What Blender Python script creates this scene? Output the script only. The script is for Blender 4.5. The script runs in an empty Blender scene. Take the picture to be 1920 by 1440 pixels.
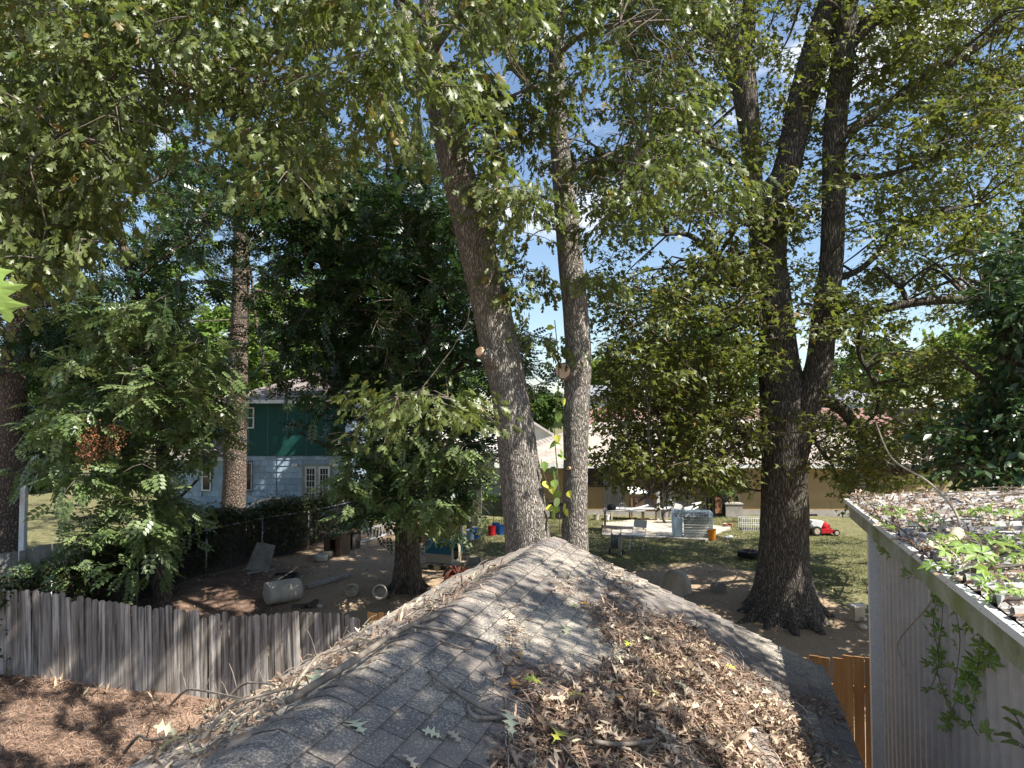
import bpy, math, random
import numpy as np
from mathutils import Vector, Matrix
random.seed(7)
rng = np.random.default_rng(11)
PI = math.pi
R = math.radians
sc = bpy.context.scene
col = sc.collection

# ------------------------------------------------------------------ camera, sky, sun, exposure
CAMZ = 4.6
PITCH = math.atan(60/1400)
cam = bpy.data.objects.new('camera', bpy.data.cameras.new('camera'))
col.objects.link(cam)
cam.data.sensor_width = 36
cam.data.lens = 1400/1920*36
cam.data.clip_start = 0.05
cam.data.clip_end = 1500
cam.location = (0, 0, CAMZ)
cam.rotation_euler = (PI/2 + PITCH, 0, 0)
sc.camera = cam

SUN = Vector((.50, -.255, .785)).normalized()
elev = math.asin(SUN.z)
world = bpy.data.worlds.new('World')
sc.world = world
world.use_nodes = True
wn = world.node_tree
wn.nodes.clear()
wo = wn.nodes.new('ShaderNodeOutputWorld')
bg = wn.nodes.new('ShaderNodeBackground')
sky = wn.nodes.new('ShaderNodeTexSky')
sky.sky_type = 'NISHITA'
sky.sun_disc = False
sky.sun_elevation = elev
sky.sun_rotation = math.atan2(SUN.x, SUN.y)
sky.air_density = 1.0
sky.dust_density = 0.4
sky.ozone_density = 1.6
bg.inputs['Strength'].default_value = 0.075
# broken fair-weather cloud over the whole dome
tc = wn.nodes.new('ShaderNodeTexCoord')
mp = wn.nodes.new('ShaderNodeMapping'); mp.inputs['Scale'].default_value = (1, 1, 2.4)
nz = wn.nodes.new('ShaderNodeTexNoise'); nz.inputs['Scale'].default_value = 2.6; nz.inputs['Detail'].default_value = 7
nz.inputs['Roughness'].default_value = .58
rp = wn.nodes.new('ShaderNodeValToRGB')
rp.color_ramp.elements[0].position = .54; rp.color_ramp.elements[1].position = .68
mx = wn.nodes.new('ShaderNodeMix'); mx.data_type = 'RGBA'
mx.inputs[7].default_value = (8.6, 8.7, 8.9, 1)
wn.links.new(tc.outputs['Generated'], mp.inputs[0]); wn.links.new(mp.outputs[0], nz.inputs['Vector'])
wn.links.new(nz.outputs[0], rp.inputs[0]); wn.links.new(rp.outputs[0], mx.inputs[0])
wn.links.new(sky.outputs[0], mx.inputs[6]); wn.links.new(mx.outputs[2], bg.inputs[0])
wn.links.new(bg.outputs[0], wo.inputs[0])

sl = bpy.data.lights.new('sun', 'SUN'); sl.energy = 5.0; sl.angle = R(.5); sl.color = (1, .95, .87)
so = bpy.data.objects.new('sun', sl); col.objects.link(so)
so.rotation_euler = SUN.to_track_quat('Z', 'Y').to_euler()
sc.view_settings.view_transform = 'Standard'
sc.view_settings.look = 'None'
sc.view_settings.gamma = 1
sc.view_settings.use_curve_mapping = False
sc.view_settings.exposure = 1.32
sc.cycles.max_bounces = 6
sc.cycles.transparent_max_bounces = 6

# ------------------------------------------------------------------ geometry helpers
cp, sp = math.cos(PITCH), math.sin(PITCH)
def ray(px, py):
    u = (px-960)/1400; v = (720-py)/1400
    return Vector((u, cp - v*sp, sp + v*cp))
def at(px, py, Y):
    d = ray(px, py)
    return Vector((0, 0, CAMZ)) + d*(Y/d.y)
def proj(p):
    x, y, z = p[0], p[1], p[2]-CAMZ
    f = y*cp + z*sp; u = -y*sp + z*cp
    return 960+1400*x/f, 720-1400*u/f
def smooth(a, b, x):
    t = np.clip((x-a)/(b-a), 0, 1); return t*t*(3-2*t)
def zg(x, y):
    low = np.interp(x, [-30, -11, -6.4, -3, 5, 20], [-.9, -1.1, -1.85, -1.8, -.9, -.8])
    t = smooth(13, 22, y)
    b = .05*np.sin(x*.9+1.3)*np.sin(y*.7) + .03*np.sin(x*2.3+y*1.1) + .03*np.sin(y*2.9-x*.8)
    b = b*(1-smooth(38, 50, y))
    return low*(1-t) + b
def ground(px, py):
    d = ray(px, py); t = 4.0
    while t < 150:
        p = Vector((0, 0, CAMZ)) + d*t
        if p.z <= zg(p.x, p.y): return Vector((p.x, p.y, float(zg(p.x, p.y))))
        t += .05
    return p
def gp(x, y, dz=0): return Vector((x, y, float(zg(x, y))+dz))

def vnoise(P, seed=0):
    """cheap smooth value noise, P (n,3) -> (n,) in -1..1"""
    P = np.asarray(P, float)
    i = np.floor(P).astype(np.int64); f = P-i; f = f*f*(3-2*f)
    def h(a):
        n = (a[:, 0]*374761393 + a[:, 1]*668265263 + a[:, 2]*2147483647 + seed*144269) & 0x7fffffff
        n = ((n ^ (n >> 13))*1274126177) & 0x7fffffff
        return ((n ^ (n >> 16)) & 0xffff)/32767.5-1
    r = 0
    for dx in (0, 1):
        for dy in (0, 1):
            for dz in (0, 1):
                w = (f[:, 0] if dx else 1-f[:, 0])*(f[:, 1] if dy else 1-f[:, 1])*(f[:, 2] if dz else 1-f[:, 2])
                r = r + w*h(i+np.array([dx, dy, dz]))
    return r

class MB:
    def __init__(s): s.v = []; s.f = []; s.n = 0
    def add(s, vs, fs):
        s.v.extend([tuple(q) for q in vs])
        s.f.extend([tuple(i+s.n for i in f) for f in fs]); s.n += len(vs)
        return s
    def box(s, c, d, rot=None, taper=1):
        c = Vector(c); x, y, z = d[0]/2, d[1]/2, d[2]/2
        vs = [Vector((i*x*(taper if k > 0 else 1), j*y*(taper if k > 0 else 1), k*z)) for k in (-1, 1) for j in (-1, 1) for i in (-1, 1)]
        if rot is not None: vs = [rot @ q for q in vs]
        return s.add([q+c for q in vs], [(0,2,3,1),(4,5,7,6),(0,1,5,4),(2,6,7,3),(0,4,6,2),(1,3,7,5)])
    def bar(s, a, b, w, h=None, up=(0,0,1)):
        a, b = Vector(a), Vector(b); h = h or w
        y = (b-a); L = y.length; y.normalize(); x = y.cross(Vector(up))
        if x.length < 1e-4: x = Vector((1,0,0))
        x.normalize(); z = x.cross(y)
        m = Matrix((x, y, z)).transposed()
        return s.box((a+b)/2, (w, L, h), m)
    def tube(s, path, rad, n=8, cap=True, noise=0, seed=0, fl=0):
        P = [Vector(q) for q in path]; m = len(P)
        if not hasattr(rad, '__len__'): rad = [rad]*m
        t = (P[1]-P[0]).normalized(); x = t.orthogonal().normalized(); vs = []
        for i, q in enumerate(P):
            a = P[max(0, i-1)]; b = P[min(m-1, i+1)]; t = (b-a).normalized()
            x = (x - t*x.dot(t)).normalized(); y = t.cross(x)
            for k in range(n):
                ang = 2*PI*k/n
                vs.append(q + (x*math.cos(ang)+y*math.sin(ang))*rad[i])
        if noise:
            A = np.array([tuple(q) for q in vs]); C = np.repeat(np.array([tuple(q) for q in P]), n, axis=0)
            dn = A-C; ln = np.linalg.norm(dn, axis=1, keepdims=True)+1e-9
            d = vnoise(A*np.array([2.2, 2.2, .9]), seed)*.6 + vnoise(A*np.array([9, 9, 1.6]), seed+3)*.4
            A = A + dn*(d*noise)[:, None]
            vs = [Vector(q) for q in A]
        fs = [(i*n+k, i*n+(k+1)%n, (i+1)*n+(k+1)%n, (i+1)*n+k) for i in range(m-1) for k in range(n)]
        if cap: fs += [tuple(range(n-1, -1, -1)), tuple(range((m-1)*n, m*n))]
        return s.add(vs, fs)
    def lathe(s, prof, c=(0,0,0), n=16, rot=None, cap=True):
        c = Vector(c); vs = []
        for r, z in prof:
            for k in range(n):
                q = Vector((r*math.cos(2*PI*k/n), r*math.sin(2*PI*k/n), z))
                if rot is not None: q = rot @ q
                vs.append(q+c)
        m = len(prof)
        fs = [(i*n+k, i*n+(k+1)%n, (i+1)*n+(k+1)%n, (i+1)*n+k) for i in range(m-1) for k in range(n)]
        if cap: fs += [tuple(range(n-1, -1, -1)), tuple(range((m-1)*n, m*n))]
        return s.add(vs, fs)
    def prism(s, poly, ext, c=(0,0,0)):
        """poly: list of 3D points (planar); ext: extrusion vector"""
        c = Vector(c); e = Vector(ext); n = len(poly)
        P = [Vector(q)+c for q in poly]
        fs = [tuple(range(n-1, -1, -1)), tuple(range(n, 2*n))] + [(i, (i+1)%n, n+(i+1)%n, n+i) for i in range(n)]
        return s.add(P+[q+e for q in P], fs)
    def mesh(s, name, mat, smooth=False, off=None, tint=None):
        me = bpy.data.meshes.new(name)
        v = s.v if off is None else [(a-off[0], b-off[1], c-off[2]) for a, b, c in s.v]
        me.from_pydata(v, [], s.f); me.update()
        me.materials.append(mat)
        if smooth: me.shade_smooth()
        if tint is not None:
            a = me.attributes.new('tint', 'FLOAT', 'FACE'); a.data.foreach_set('value', np.asarray(tint, np.float32))
        return me

def npmesh(name, V, F, mat, tint=None):
    """V (n,3), F (m,3) triangles"""
    me = bpy.data.meshes.new(name)
    me.vertices.add(len(V)); me.vertices.foreach_set('co', V.astype(np.float32).ravel())
    me.loops.add(F.size); me.loops.foreach_set('vertex_index', F.astype(np.int32).ravel())
    k = F.shape[1]
    me.polygons.add(len(F)); me.polygons.foreach_set('loop_start', np.arange(0, F.size, k, dtype=np.int32))
    me.update(calc_edges=True); me.materials.append(mat)
    if tint is not None:
        a = me.attributes.new('tint', 'FLOAT', 'FACE'); a.data.foreach_set('value', tint.astype(np.float32))
    return me

def tag(o, label=None, cat=None, group=None, kind=None):
    if label: o['label'] = label
    if cat: o['category'] = cat
    if group: o['group'] = group
    if kind: o['kind'] = kind
    return o
def link(name, me, parent=None, loc=(0,0,0), rot=None):
    o = bpy.data.objects.new(name, me); col.objects.link(o)
    if parent: o.parent = parent
    o.location = loc
    if rot is not None:
        if isinstance(rot, (tuple, list)): o.rotation_euler = rot
        else: o.rotation_euler = rot.to_euler()
    return o
def thing(name, label, cat, loc=(0,0,0), rz=0, group=None):
    o = bpy.data.objects.new(name, None); col.objects.link(o)
    o.empty_display_size = .1
    o.location = loc; o.rotation_euler = (0, 0, rz)
    return tag(o, label, cat, group)
def part(name, mb, mat, parent, world=False, smooth=False, **k):
    return tag(link(name, mb.mesh(name, mat, smooth, parent.location if world else None), parent), **k)
def single(name, mb, mat, label, cat, loc=(0,0,0), rz=0, group=None, smooth=False):
    return tag(link(name, mb.mesh(name, mat, smooth), None, loc, (0,0,rz)), label, cat, group)
def copy_tree(o, parent=None):
    c = o.copy(); col.objects.link(c)
    if parent: c.parent = parent
    for ch in o.children: copy_tree(ch, c)
    return c
def rotz(a): return Matrix.Rotation(a, 3, 'Z')
def roty(a): return Matrix.Rotation(a, 3, 'Y')
def rotx(a): return Matrix.Rotation(a, 3, 'X')

# ------------------------------------------------------------------ materials
def nodes(name):
    m = bpy.data.materials.new(name); m.use_nodes = True
    nt = m.node_tree; nt.nodes.clear()
    out = nt.nodes.new('ShaderNodeOutputMaterial'); b = nt.nodes.new('ShaderNodeBsdfPrincipled')
    nt.links.new(b.outputs[0], out.inputs[0])
    return m, nt, b, out
def N(nt, t, **k):
    n = nt.nodes.new(t)
    for a, v in k.items():
        if hasattr(n, a): setattr(n, a, v)
        else: n.inputs[a].default_value = v
    return n
def ramp(nt, fac, stops):
    r = nt.nodes.new('ShaderNodeValToRGB'); e = r.color_ramp.elements
    while len(e) < len(stops): e.new(.5)
    for i, (p, c) in enumerate(stops):
        e[i].position = p; e[i].color = (*c, 1) if len(c) == 3 else c
    nt.links.new(fac, r.inputs[0]); return r.outputs[0]
def coords(nt, stretch=(1,1,1), world=False):
    if world:
        g = nt.nodes.new('ShaderNodeNewGeometry').outputs['Position']
    else:
        tc = nt.nodes.new('ShaderNodeTexCoord').outputs['Object']
        oi = nt.nodes.new('ShaderNodeObjectInfo')
        mu = N(nt, 'ShaderNodeMath', operation='MULTIPLY'); mu.inputs[1].default_value = 37
        nt.links.new(oi.outputs['Random'], mu.inputs[0])
        ad = N(nt, 'ShaderNodeVectorMath', operation='ADD')
        nt.links.new(tc, ad.inputs[0]); nt.links.new(mu.outputs[0], ad.inputs[1]); g = ad.outputs[0]
    mp = nt.nodes.new('ShaderNodeMapping'); mp.inputs['Scale'].default_value = stretch
    nt.links.new(g, mp.inputs[0]); return mp.outputs[0]
def noise(nt, vec, scale, detail=5, rough=.6):
    n = nt.nodes.new('ShaderNodeTexNoise'); n.inputs['Scale'].default_value = scale
    n.inputs['Detail'].default_value = detail; n.inputs['Roughness'].default_value = rough
    nt.links.new(vec, n.inputs['Vector']); return n.outputs[0]
def mixc(nt, fac, a, b, mode='MIX'):
    m = nt.nodes.new('ShaderNodeMix'); m.data_type = 'RGBA'; m.blend_type = mode
    for i, v in ((0, fac), (6, a), (7, b)):
        if isinstance(v, (float, int)): m.inputs[i].default_value = v
        elif isinstance(v, tuple): m.inputs[i].default_value = (*v, 1) if len(v) == 3 else v
        else: nt.links.new(v, m.inputs[i])
    return m.outputs[2]
def bumpn(nt, b, h, strength=.4, dist=.02):
    bp = nt.nodes.new('ShaderNodeBump'); bp.inputs['Strength'].default_value = strength; bp.inputs['Distance'].default_value = dist
    nt.links.new(h, bp.inputs['Height']); nt.links.new(bp.outputs[0], b.inputs['Normal'])
def pm(name, c1, c2=None, scale=4, lo=.3, hi=.68, rough=.8, bump=.25, bscale=40, stretch=(1,1,1), metal=0, spec=.3, vary=.25, dirt=None, dist=.01):
    m, nt, b, out = nodes(name)
    c2 = c2 or tuple(x*.65 for x in c1)
    v = coords(nt, stretch)
    n1 = noise(nt, v, scale, 6)
    c = ramp(nt, n1, [(lo, c2), (hi, c1)])
    n2 = noise(nt, v, bscale, 4)
    c = mixc(nt, .35, c, ramp(nt, n2, [(.25, (.45,.45,.45)), (.75, (1.3,1.3,1.3))]), 'MULTIPLY')
    if vary:
        oi = nt.nodes.new('ShaderNodeObjectInfo')
        c = mixc(nt, 1.0, c, ramp(nt, oi.outputs['Random'], [(0, (1-vary,)*3), (1, (1+vary,)*3)]), 'MULTIPLY')
    if dirt:
        n3 = noise(nt, v, scale*.37, 7, .7)
        c = mixc(nt, ramp(nt, n3, [(.48, (0,0,0)), (.66, (.8,.8,.8))]), c, dirt)
    nt.links.new(c, b.inputs['Base Color'])
    b.inputs['Roughness'].default_value = rough; b.inputs['Metallic'].default_value = metal
    b.inputs['Specular IOR Level'].default_value = spec
    if bump: bumpn(nt, b, n2, bump, dist)
    return m

def bark(name, light, dark, s=(11, 11, 2.2), bump=1.0, dist=.06):
    m, nt, b, out = nodes(name)
    v = coords(nt, (1,1,1))
    w = noise(nt, v, 3.0, 3)
    vm = N(nt, 'ShaderNodeVectorMath', operation='ADD'); nt.links.new(v, vm.inputs[0])
    sc_ = N(nt, 'ShaderNodeVectorMath', operation='SCALE'); sc_.inputs['Scale'].default_value = .16
    wn_ = nt.nodes.new('ShaderNodeTexNoise'); wn_.inputs['Scale'].default_value = 4; nt.links.new(v, wn_.inputs['Vector'])
    nt.links.new(wn_.outputs[1], sc_.inputs[0]); nt.links.new(sc_.outputs[0], vm.inputs[1])
    mp = nt.nodes.new('ShaderNodeMapping'); mp.inputs['Scale'].default_value = s; nt.links.new(vm.outputs[0], mp.inputs[0])
    vo = nt.nodes.new('ShaderNodeTexVoronoi'); vo.feature = 'DISTANCE_TO_EDGE'; vo.inputs['Scale'].default_value = 1.6
    nt.links.new(mp.outputs[0], vo.inputs['Vector'])
    fine = noise(nt, mp.outputs[0], 3.5, 6, .7)
    h = ramp(nt, vo.outputs['Distance'], [(0, (0,0,0)), (.28, (1,1,1))])
    hh = mixc(nt, .45, h, fine)
    c = ramp(nt, hh, [(.18, dark), (.5, tuple((a+b_)/2 for a, b_ in zip(light, dark))), (.8, light)])
    big = noise(nt, v, 1.1, 4)
    c = mixc(nt, ramp(nt, big, [(.5, (0,0,0)), (.75, (.35,.35,.35))]), c, (.12, .13, .08))
    nt.links.new(c, b.inputs['Base Color']); b.inputs['Roughness'].default_value = .9
    b.inputs['Specular IOR Level'].default_value = .15
    bumpn(nt, b, hh, bump, dist)
    return m

def leafmat(name, c1, c2, tr, rough=.45, spec=.45, trans=.35, odd=None):
    m, nt, b, out = nodes(name)
    at_ = nt.nodes.new('ShaderNodeAttribute'); at_.attribute_name = 'tint'
    oi = nt.nodes.new('ShaderNodeObjectInfo')
    ad = N(nt, 'ShaderNodeMath', operation='ADD'); nt.links.new(at_.outputs['Fac'], ad.inputs[0]); nt.links.new(oi.outputs['Random'], ad.inputs[1])
    fr = N(nt, 'ShaderNodeMath', operation='FRACT'); nt.links.new(ad.outputs[0], fr.inputs[0])
    st = [(0, c1), (.55, c2)] + ([(.962, c2), (.975, odd), (1, odd)] if odd else [(1, c1)])
    c = ramp(nt, fr.outputs[0], st)
    nt.links.new(c, b.inputs['Base Color']); b.inputs['Roughness'].default_value = rough
    b.inputs['Specular IOR Level'].default_value = spec
    t = nt.nodes.new('ShaderNodeBsdfTranslucent')
    nt.links.new(mixc(nt, .5, c, tr), t.inputs[0])
    ms = nt.nodes.new('ShaderNodeMixShader'); ms.inputs[0].default_value = trans
    nt.links.new(b.outputs[0], ms.inputs[1]); nt.links.new(t.outputs[0], ms.inputs[2]); nt.links.new(ms.outputs[0], out.inputs[0])
    return m

M = {}
M['bark_grey'] = bark('bark_grey', (.46, .425, .37), (.11, .09, .075), s=(19, 19, 2.6))
M['bark_oak'] = bark('bark_oak', (.22, .195, .165), (.03, .025, .02), s=(14, 14, 1.5))
M['bark_pine'] = bark('bark_pine', (.25, .19, .15), (.06, .045, .038), s=(9, 9, 4.0))
M['bark_brown'] = bark('bark_brown', (.22, .18, .145), (.05, .04, .032), s=(14, 14, 2.4))
M['twig'] = pm('twig', (.16, .13, .10), (.07, .055, .045), 12)
M['stick'] = pm('stick', (.27, .23, .185), (.10, .08, .065), 14, stretch=(1,1,.3), dist=.004)
M['stick_pale'] = pm('stick_pale', (.62, .52, .38), (.40, .32, .22), 9)
M['fresh_cut'] = pm('fresh_cut', (.80, .60, .45), (.66, .47, .33), 9)
M['cut_wood'] = pm('cut_wood', (.62, .42, .27), (.48, .30, .18), 18)
M['leaf_oak'] = leafmat('leaf_oak', (.068, .100, .024), (.125, .152, .046), (.26, .34, .05), rough=.42, odd=(.20, .13, .03))
M['leaf_right'] = leafmat('leaf_right', (.058, .080, .016), (.118, .135, .032), (.28, .34, .04), odd=(.20, .12, .03))
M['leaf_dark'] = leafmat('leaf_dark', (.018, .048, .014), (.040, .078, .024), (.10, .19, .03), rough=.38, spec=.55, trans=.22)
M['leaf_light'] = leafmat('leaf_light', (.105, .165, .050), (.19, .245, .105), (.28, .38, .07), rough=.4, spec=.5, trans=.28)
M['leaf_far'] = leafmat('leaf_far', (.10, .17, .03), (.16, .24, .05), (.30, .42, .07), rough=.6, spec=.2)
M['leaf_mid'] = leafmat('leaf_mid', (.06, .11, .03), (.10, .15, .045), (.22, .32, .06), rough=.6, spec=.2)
M['needle'] = leafmat('needle', (.03, .055, .022), (.055, .085, .03), (.10, .16, .04), rough=.6, spec=.2, trans=.15)
M['leaf_vine'] = leafmat('leaf_vine', (.17, .28, .05), (.26, .38, .09), (.35, .5, .08), rough=.45)
M['leaf_ivy'] = leafmat('leaf_ivy', (.022, .036, .012), (.05, .062, .022), (.1, .14, .03), rough=.5, odd=(.10, .06, .03))
M['litter'] = leafmat('litter', (.62, .51, .37), (.22, .15, .105), (.3, .2, .1), rough=.75, spec=.2, trans=.1, odd=(.62, .56, .34))
M['litter_red'] = leafmat('litter_red', (.44, .30, .215), (.15, .095, .07), (.2, .1, .05), rough=.8, spec=.15, trans=.08, odd=(.5, .40, .28))
M['dryleaf_pale'] = leafmat('dryleaf_pale', (.58, .58, .38), (.48, .50, .33), (.5, .5, .3), rough=.7, spec=.2, trans=.1)
M['dryleaf_orange'] = leafmat('dryleaf_orange', (.55, .28, .07), (.48, .22, .08), (.5, .3, .1), rough=.7, spec=.2, trans=.1)
M['dryleaf_yellow'] = leafmat('dryleaf_yellow', (.55, .52, .08), (.40, .45, .08), (.5, .5, .1), rough=.7, spec=.2, trans=.1)
M['grass_blade'] = leafmat('grass_blade', (.09, .11, .045), (.19, .19, .085), (.25, .3, .08), rough=.6, spec=.2, odd=(.3, .26, .13))
M['fence_grey'] = pm('fence_grey', (.46, .43, .395), (.10, .088, .075), 1.5, lo=.40, hi=.62, bscale=14, stretch=(11, 11, .5), bump=.7, vary=.4, rough=.85, spec=.2, dirt=(.24, .20, .165))
M['fence_dark'] = pm('fence_dark', (.065, .055, .045), (.03, .026, .022), 2.2, bscale=14, stretch=(9, 9, .55), bump=.6)
M['cedar'] = pm('cedar', (.50, .27, .10), (.36, .17, .06), 1.6, bscale=12, stretch=(9, 9, .5), bump=.5, vary=.14)
M['pale_wood'] = pm('pale_wood', (.5, .43, .33), (.34, .28, .21), 2, bscale=12, stretch=(7, 7, 1), bump=.5)
M['grey_wood'] = pm('grey_wood', (.36, .34, .31), (.20, .18, .16), 3, bscale=20, bump=.5)
M['brown_wood'] = pm('brown_wood', (.24, .15, .09), (.12, .075, .05), 3, bscale=20, bump=.5)
M['white_paint'] = pm('white_paint', (.74, .74, .72), (.58, .58, .56), 3, rough=.5, bump=.05)
M['white_plastic'] = pm('white_plastic', (.62, .58, .50), (.46, .42, .34), 3, rough=.45, bump=.1, dirt=(.36, .29, .20))
M['beige_plastic'] = pm('beige_plastic', (.60, .54, .42), (.46, .41, .31), 2.5, rough=.55, bump=.1, dirt=(.27, .21, .14))
M['wire'] = pm('wire', (.10, .09, .085), (.06, .05, .045), 5, rough=.7, bump=.05)
M['galv'] = pm('galv', (.42, .43, .44), (.28, .29, .30), 5, rough=.45, metal=.7, bump=.05)
M['black_metal'] = pm('black_metal', (.02, .02, .022), (.012,)*3, 6, rough=.5)
M['black_plastic'] = pm('black_plastic', (.022, .022, .024), (.012,)*3, 6, rough=.6)
M['rubber'] = pm('rubber', (.028, .028, .03), (.014,)*3, 8, rough=.8, bump=.5, bscale=30)
M['blue_plastic'] = pm('blue_plastic', (.02, .13, .42), (.02, .09, .32), 3, rough=.4, bump=.05)
M['light_blue'] = pm('light_blue', (.06, .34, .62), (.05, .26, .5), 3, rough=.4, bump=.05)
M['pale_blue'] = pm('pale_blue', (.42, .54, .62), (.3, .4, .5), 3, rough=.4, bump=.05)
M['red_plastic'] = pm('red_plastic', (.52, .02, .03), (.4, .015, .02), 3, rough=.4, bump=.05)
M['orange_plastic'] = pm('orange_plastic', (.75, .26, .015), (.62, .2, .01), 3, rough=.4, bump=.05)
M['dog_blue'] = pm('dog_blue', (.025, .16, .235), (.02, .11, .17), 3, rough=.5, bump=.1, dirt=(.16, .2, .2))
M['concrete'] = pm('concrete', (.46, .42, .36), (.33, .29, .24), 1.2, rough=.9, bump=.4, dirt=(.28, .22, .15))
M['cinder'] = pm('cinder', (.33, .31, .28), (.22, .2, .18), 3, rough=.95, bump=.5)
M['root_red'] = pm('root_red', (.20, .065, .035), (.09, .03, .02), 5, rough=.9, bump=.5)
M['tan_wall'] = pm('tan_wall', (.39, .28, .15), (.33, .235, .125), 1.2, rough=.9, bump=.3, vary=.06, dirt=(.33, .24, .14))
M['blue_shake'] = pm('blue_shake', (.33, .43, .52), (.23, .31, .39), 2.0, bscale=18, stretch=(6, 6, .8), bump=.4, rough=.8, vary=.2, dirt=(.22, .27, .31))
M['green_panel'] = pm('green_panel', (.006, .070, .060), (.005, .052, .045), 1.5, bscale=14, stretch=(6, 6, .6), bump=.2, rough=.6, vary=.08)
M['trim_white'] = pm('trim_white', (.72, .72, .70), (.55, .55, .54), 2, rough=.6, bump=.1)
M['curtain_metal'] = pm('curtain_metal', (.42, .40, .37), (.3, .28, .26), 2, rough=.6, bump=.1)
M['steel_panel'] = pm('steel_panel', (.26, .28, .27), (.18, .2, .19), 2, rough=.6, metal=.2, bump=.1)
M['shed_wall'] = pm('shed_wall', (.64, .585, .52), (.56, .505, .445), .8, rough=.5, bump=.1, bscale=9, dirt=(.42, .375, .35))
M['shed_trim'] = pm('shed_trim', (.80, .79, .76), (.68, .67, .65), 2, rough=.5, bump=.1)
M['shed_fascia'] = pm('shed_fascia', (.40, .39, .33), (.13, .15, .05), 2.2, rough=.7, bump=.3, dirt=(.16, .20, .05))
M['shed_roof'] = pm('shed_roof', (.52, .52, .52), (.32, .31, .30), 2, rough=.5, bump=.2, dirt=(.25, .22, .18))
M['tire_gravel'] = pm('tire_gravel', (.2, .17, .13))
M['cloth'] = pm('cloth', (.25, .25, .26), (.1, .1, .11), 4)
M['terracotta'] = pm('terracotta', (.36, .17, .09), (.24, .11, .06), 3)

def glassmat():
    m, nt, b, out = nodes('window_glass')
    b.inputs['Base Color'].default_value = (.02, .025, .03, 1); b.inputs['Roughness'].default_value = .08
    b.inputs['Specular IOR Level'].default_value = .8
    n = noise(nt, coords(nt), 1.3, 3); bumpn(nt, b, n, .05, .05)
    return m
M['glass'] = glassmat()

def roof_shingles(name, c1, c2, course=.14):
    """far roofs: courses and tabs as fine relief (too far away to pick apart)"""
    m, nt, b, out = nodes(name)
    v = coords(nt, (1,1,1), world=False)
    sx = nt.nodes.new('ShaderNodeSeparateXYZ'); nt.links.new(v, sx.inputs[0])
    cb = nt.nodes.new('ShaderNodeCombineXYZ')
    nt.links.new(sx.outputs['X'], cb.inputs['X']); nt.links.new(sx.outputs['Z'], cb.inputs['Y'])
    br = nt.nodes.new('ShaderNodeTexBrick'); nt.links.new(cb.outputs[0], br.inputs['Vector'])
    br.inputs['Scale'].default_value = 1; br.inputs['Brick Width'].default_value = .5; br.inputs['Row Height'].default_value = course*.42
    br.inputs['Mortar Size'].default_value = .006; br.inputs['Color1'].default_value = (*c1, 1); br.inputs['Color2'].default_value = (*c2, 1)
    br.inputs['Mortar'].default_value = (*(x*.45 for x in c2), 1)
    n = noise(nt, v, 2.5, 5)
    c = mixc(nt, .5, br.outputs[0], ramp(nt, n, [(.3, (.6,.6,.6)), (.7, (1.2,1.2,1.2))]), 'MULTIPLY')
    nt.links.new(c, b.inputs['Base Color']); b.inputs['Roughness'].default_value = .95; b.inputs['Specular IOR Level'].default_value = .2
    bumpn(nt, b, br.outputs['Fac'], .3, .02)
    return m
M['roof_tan'] = roof_shingles('roof_tan', (.45, .395, .34), (.31, .265, .23))
M['roof_brown'] = roof_shingles('roof_brown', (.27, .23, .21), (.19, .16, .15))
M['roof_red'] = roof_shingles('roof_red', (.30, .17, .15), (.24, .135, .12))
M['roof_pale'] = roof_shingles('roof_pale', (.62, .58, .55), (.52, .48, .45))
M['roof_greyfar'] = roof_shingles('roof_greyfar', (.24, .25, .28), (.2, .21, .23))

def shingle_mat():
    m, nt, b, out = nodes('near_shingle')
    v = coords(nt, (1,1,1), world=True)
    at_ = nt.nodes.new('ShaderNodeAttribute'); at_.attribute_name = 'tint'
    oi = nt.nodes.new('ShaderNodeObjectInfo')
    ad = N(nt, 'ShaderNodeMath', operation='ADD'); nt.links.new(at_.outputs['Fac'], ad.inputs[0]); nt.links.new(oi.outputs['Random'], ad.inputs[1])
    fr = N(nt, 'ShaderNodeMath', operation='FRACT'); nt.links.new(ad.outputs[0], fr.inputs[0])
    c = ramp(nt, fr.outputs[0], [(0, (.135,.125,.117)), (.5, (.185,.166,.150)), (1, (.245,.207,.175))])
    g = noise(nt, v, 260, 2, .8)
    c = mixc(nt, .8, c, ramp(nt, g, [(.3, (.6,.6,.62)), (.7, (1.35,1.33,1.3))]), 'MULTIPLY')
    # sawdust: pale chips, thick in drifts
    s1 = noise(nt, v, 75, 4, .75); s2 = noise(nt, v, .75, 5, .6)
    dr = ramp(nt, s2, [(.40, (0,0,0)), (.68, (1,1,1))])
    su = N(nt, 'ShaderNodeMath', operation='MULTIPLY_ADD'); nt.links.new(dr, su.inputs[0]); su.inputs[1].default_value = .17; nt.links.new(s1, su.inputs[2])
    mask = ramp(nt, su.outputs[0], [(.60, (0,0,0)), (.68, (.85,.85,.85))])
    c = mixc(nt, mask, c, (.52, .46, .36))
    nt.links.new(c, b.inputs['Base Color']); b.inputs['Roughness'].default_value = .95; b.inputs['Specular IOR Level'].default_value = .2
    bumpn(nt, b, g, .5, .004)
    return m
M['shingle'] = shingle_mat()

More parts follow.
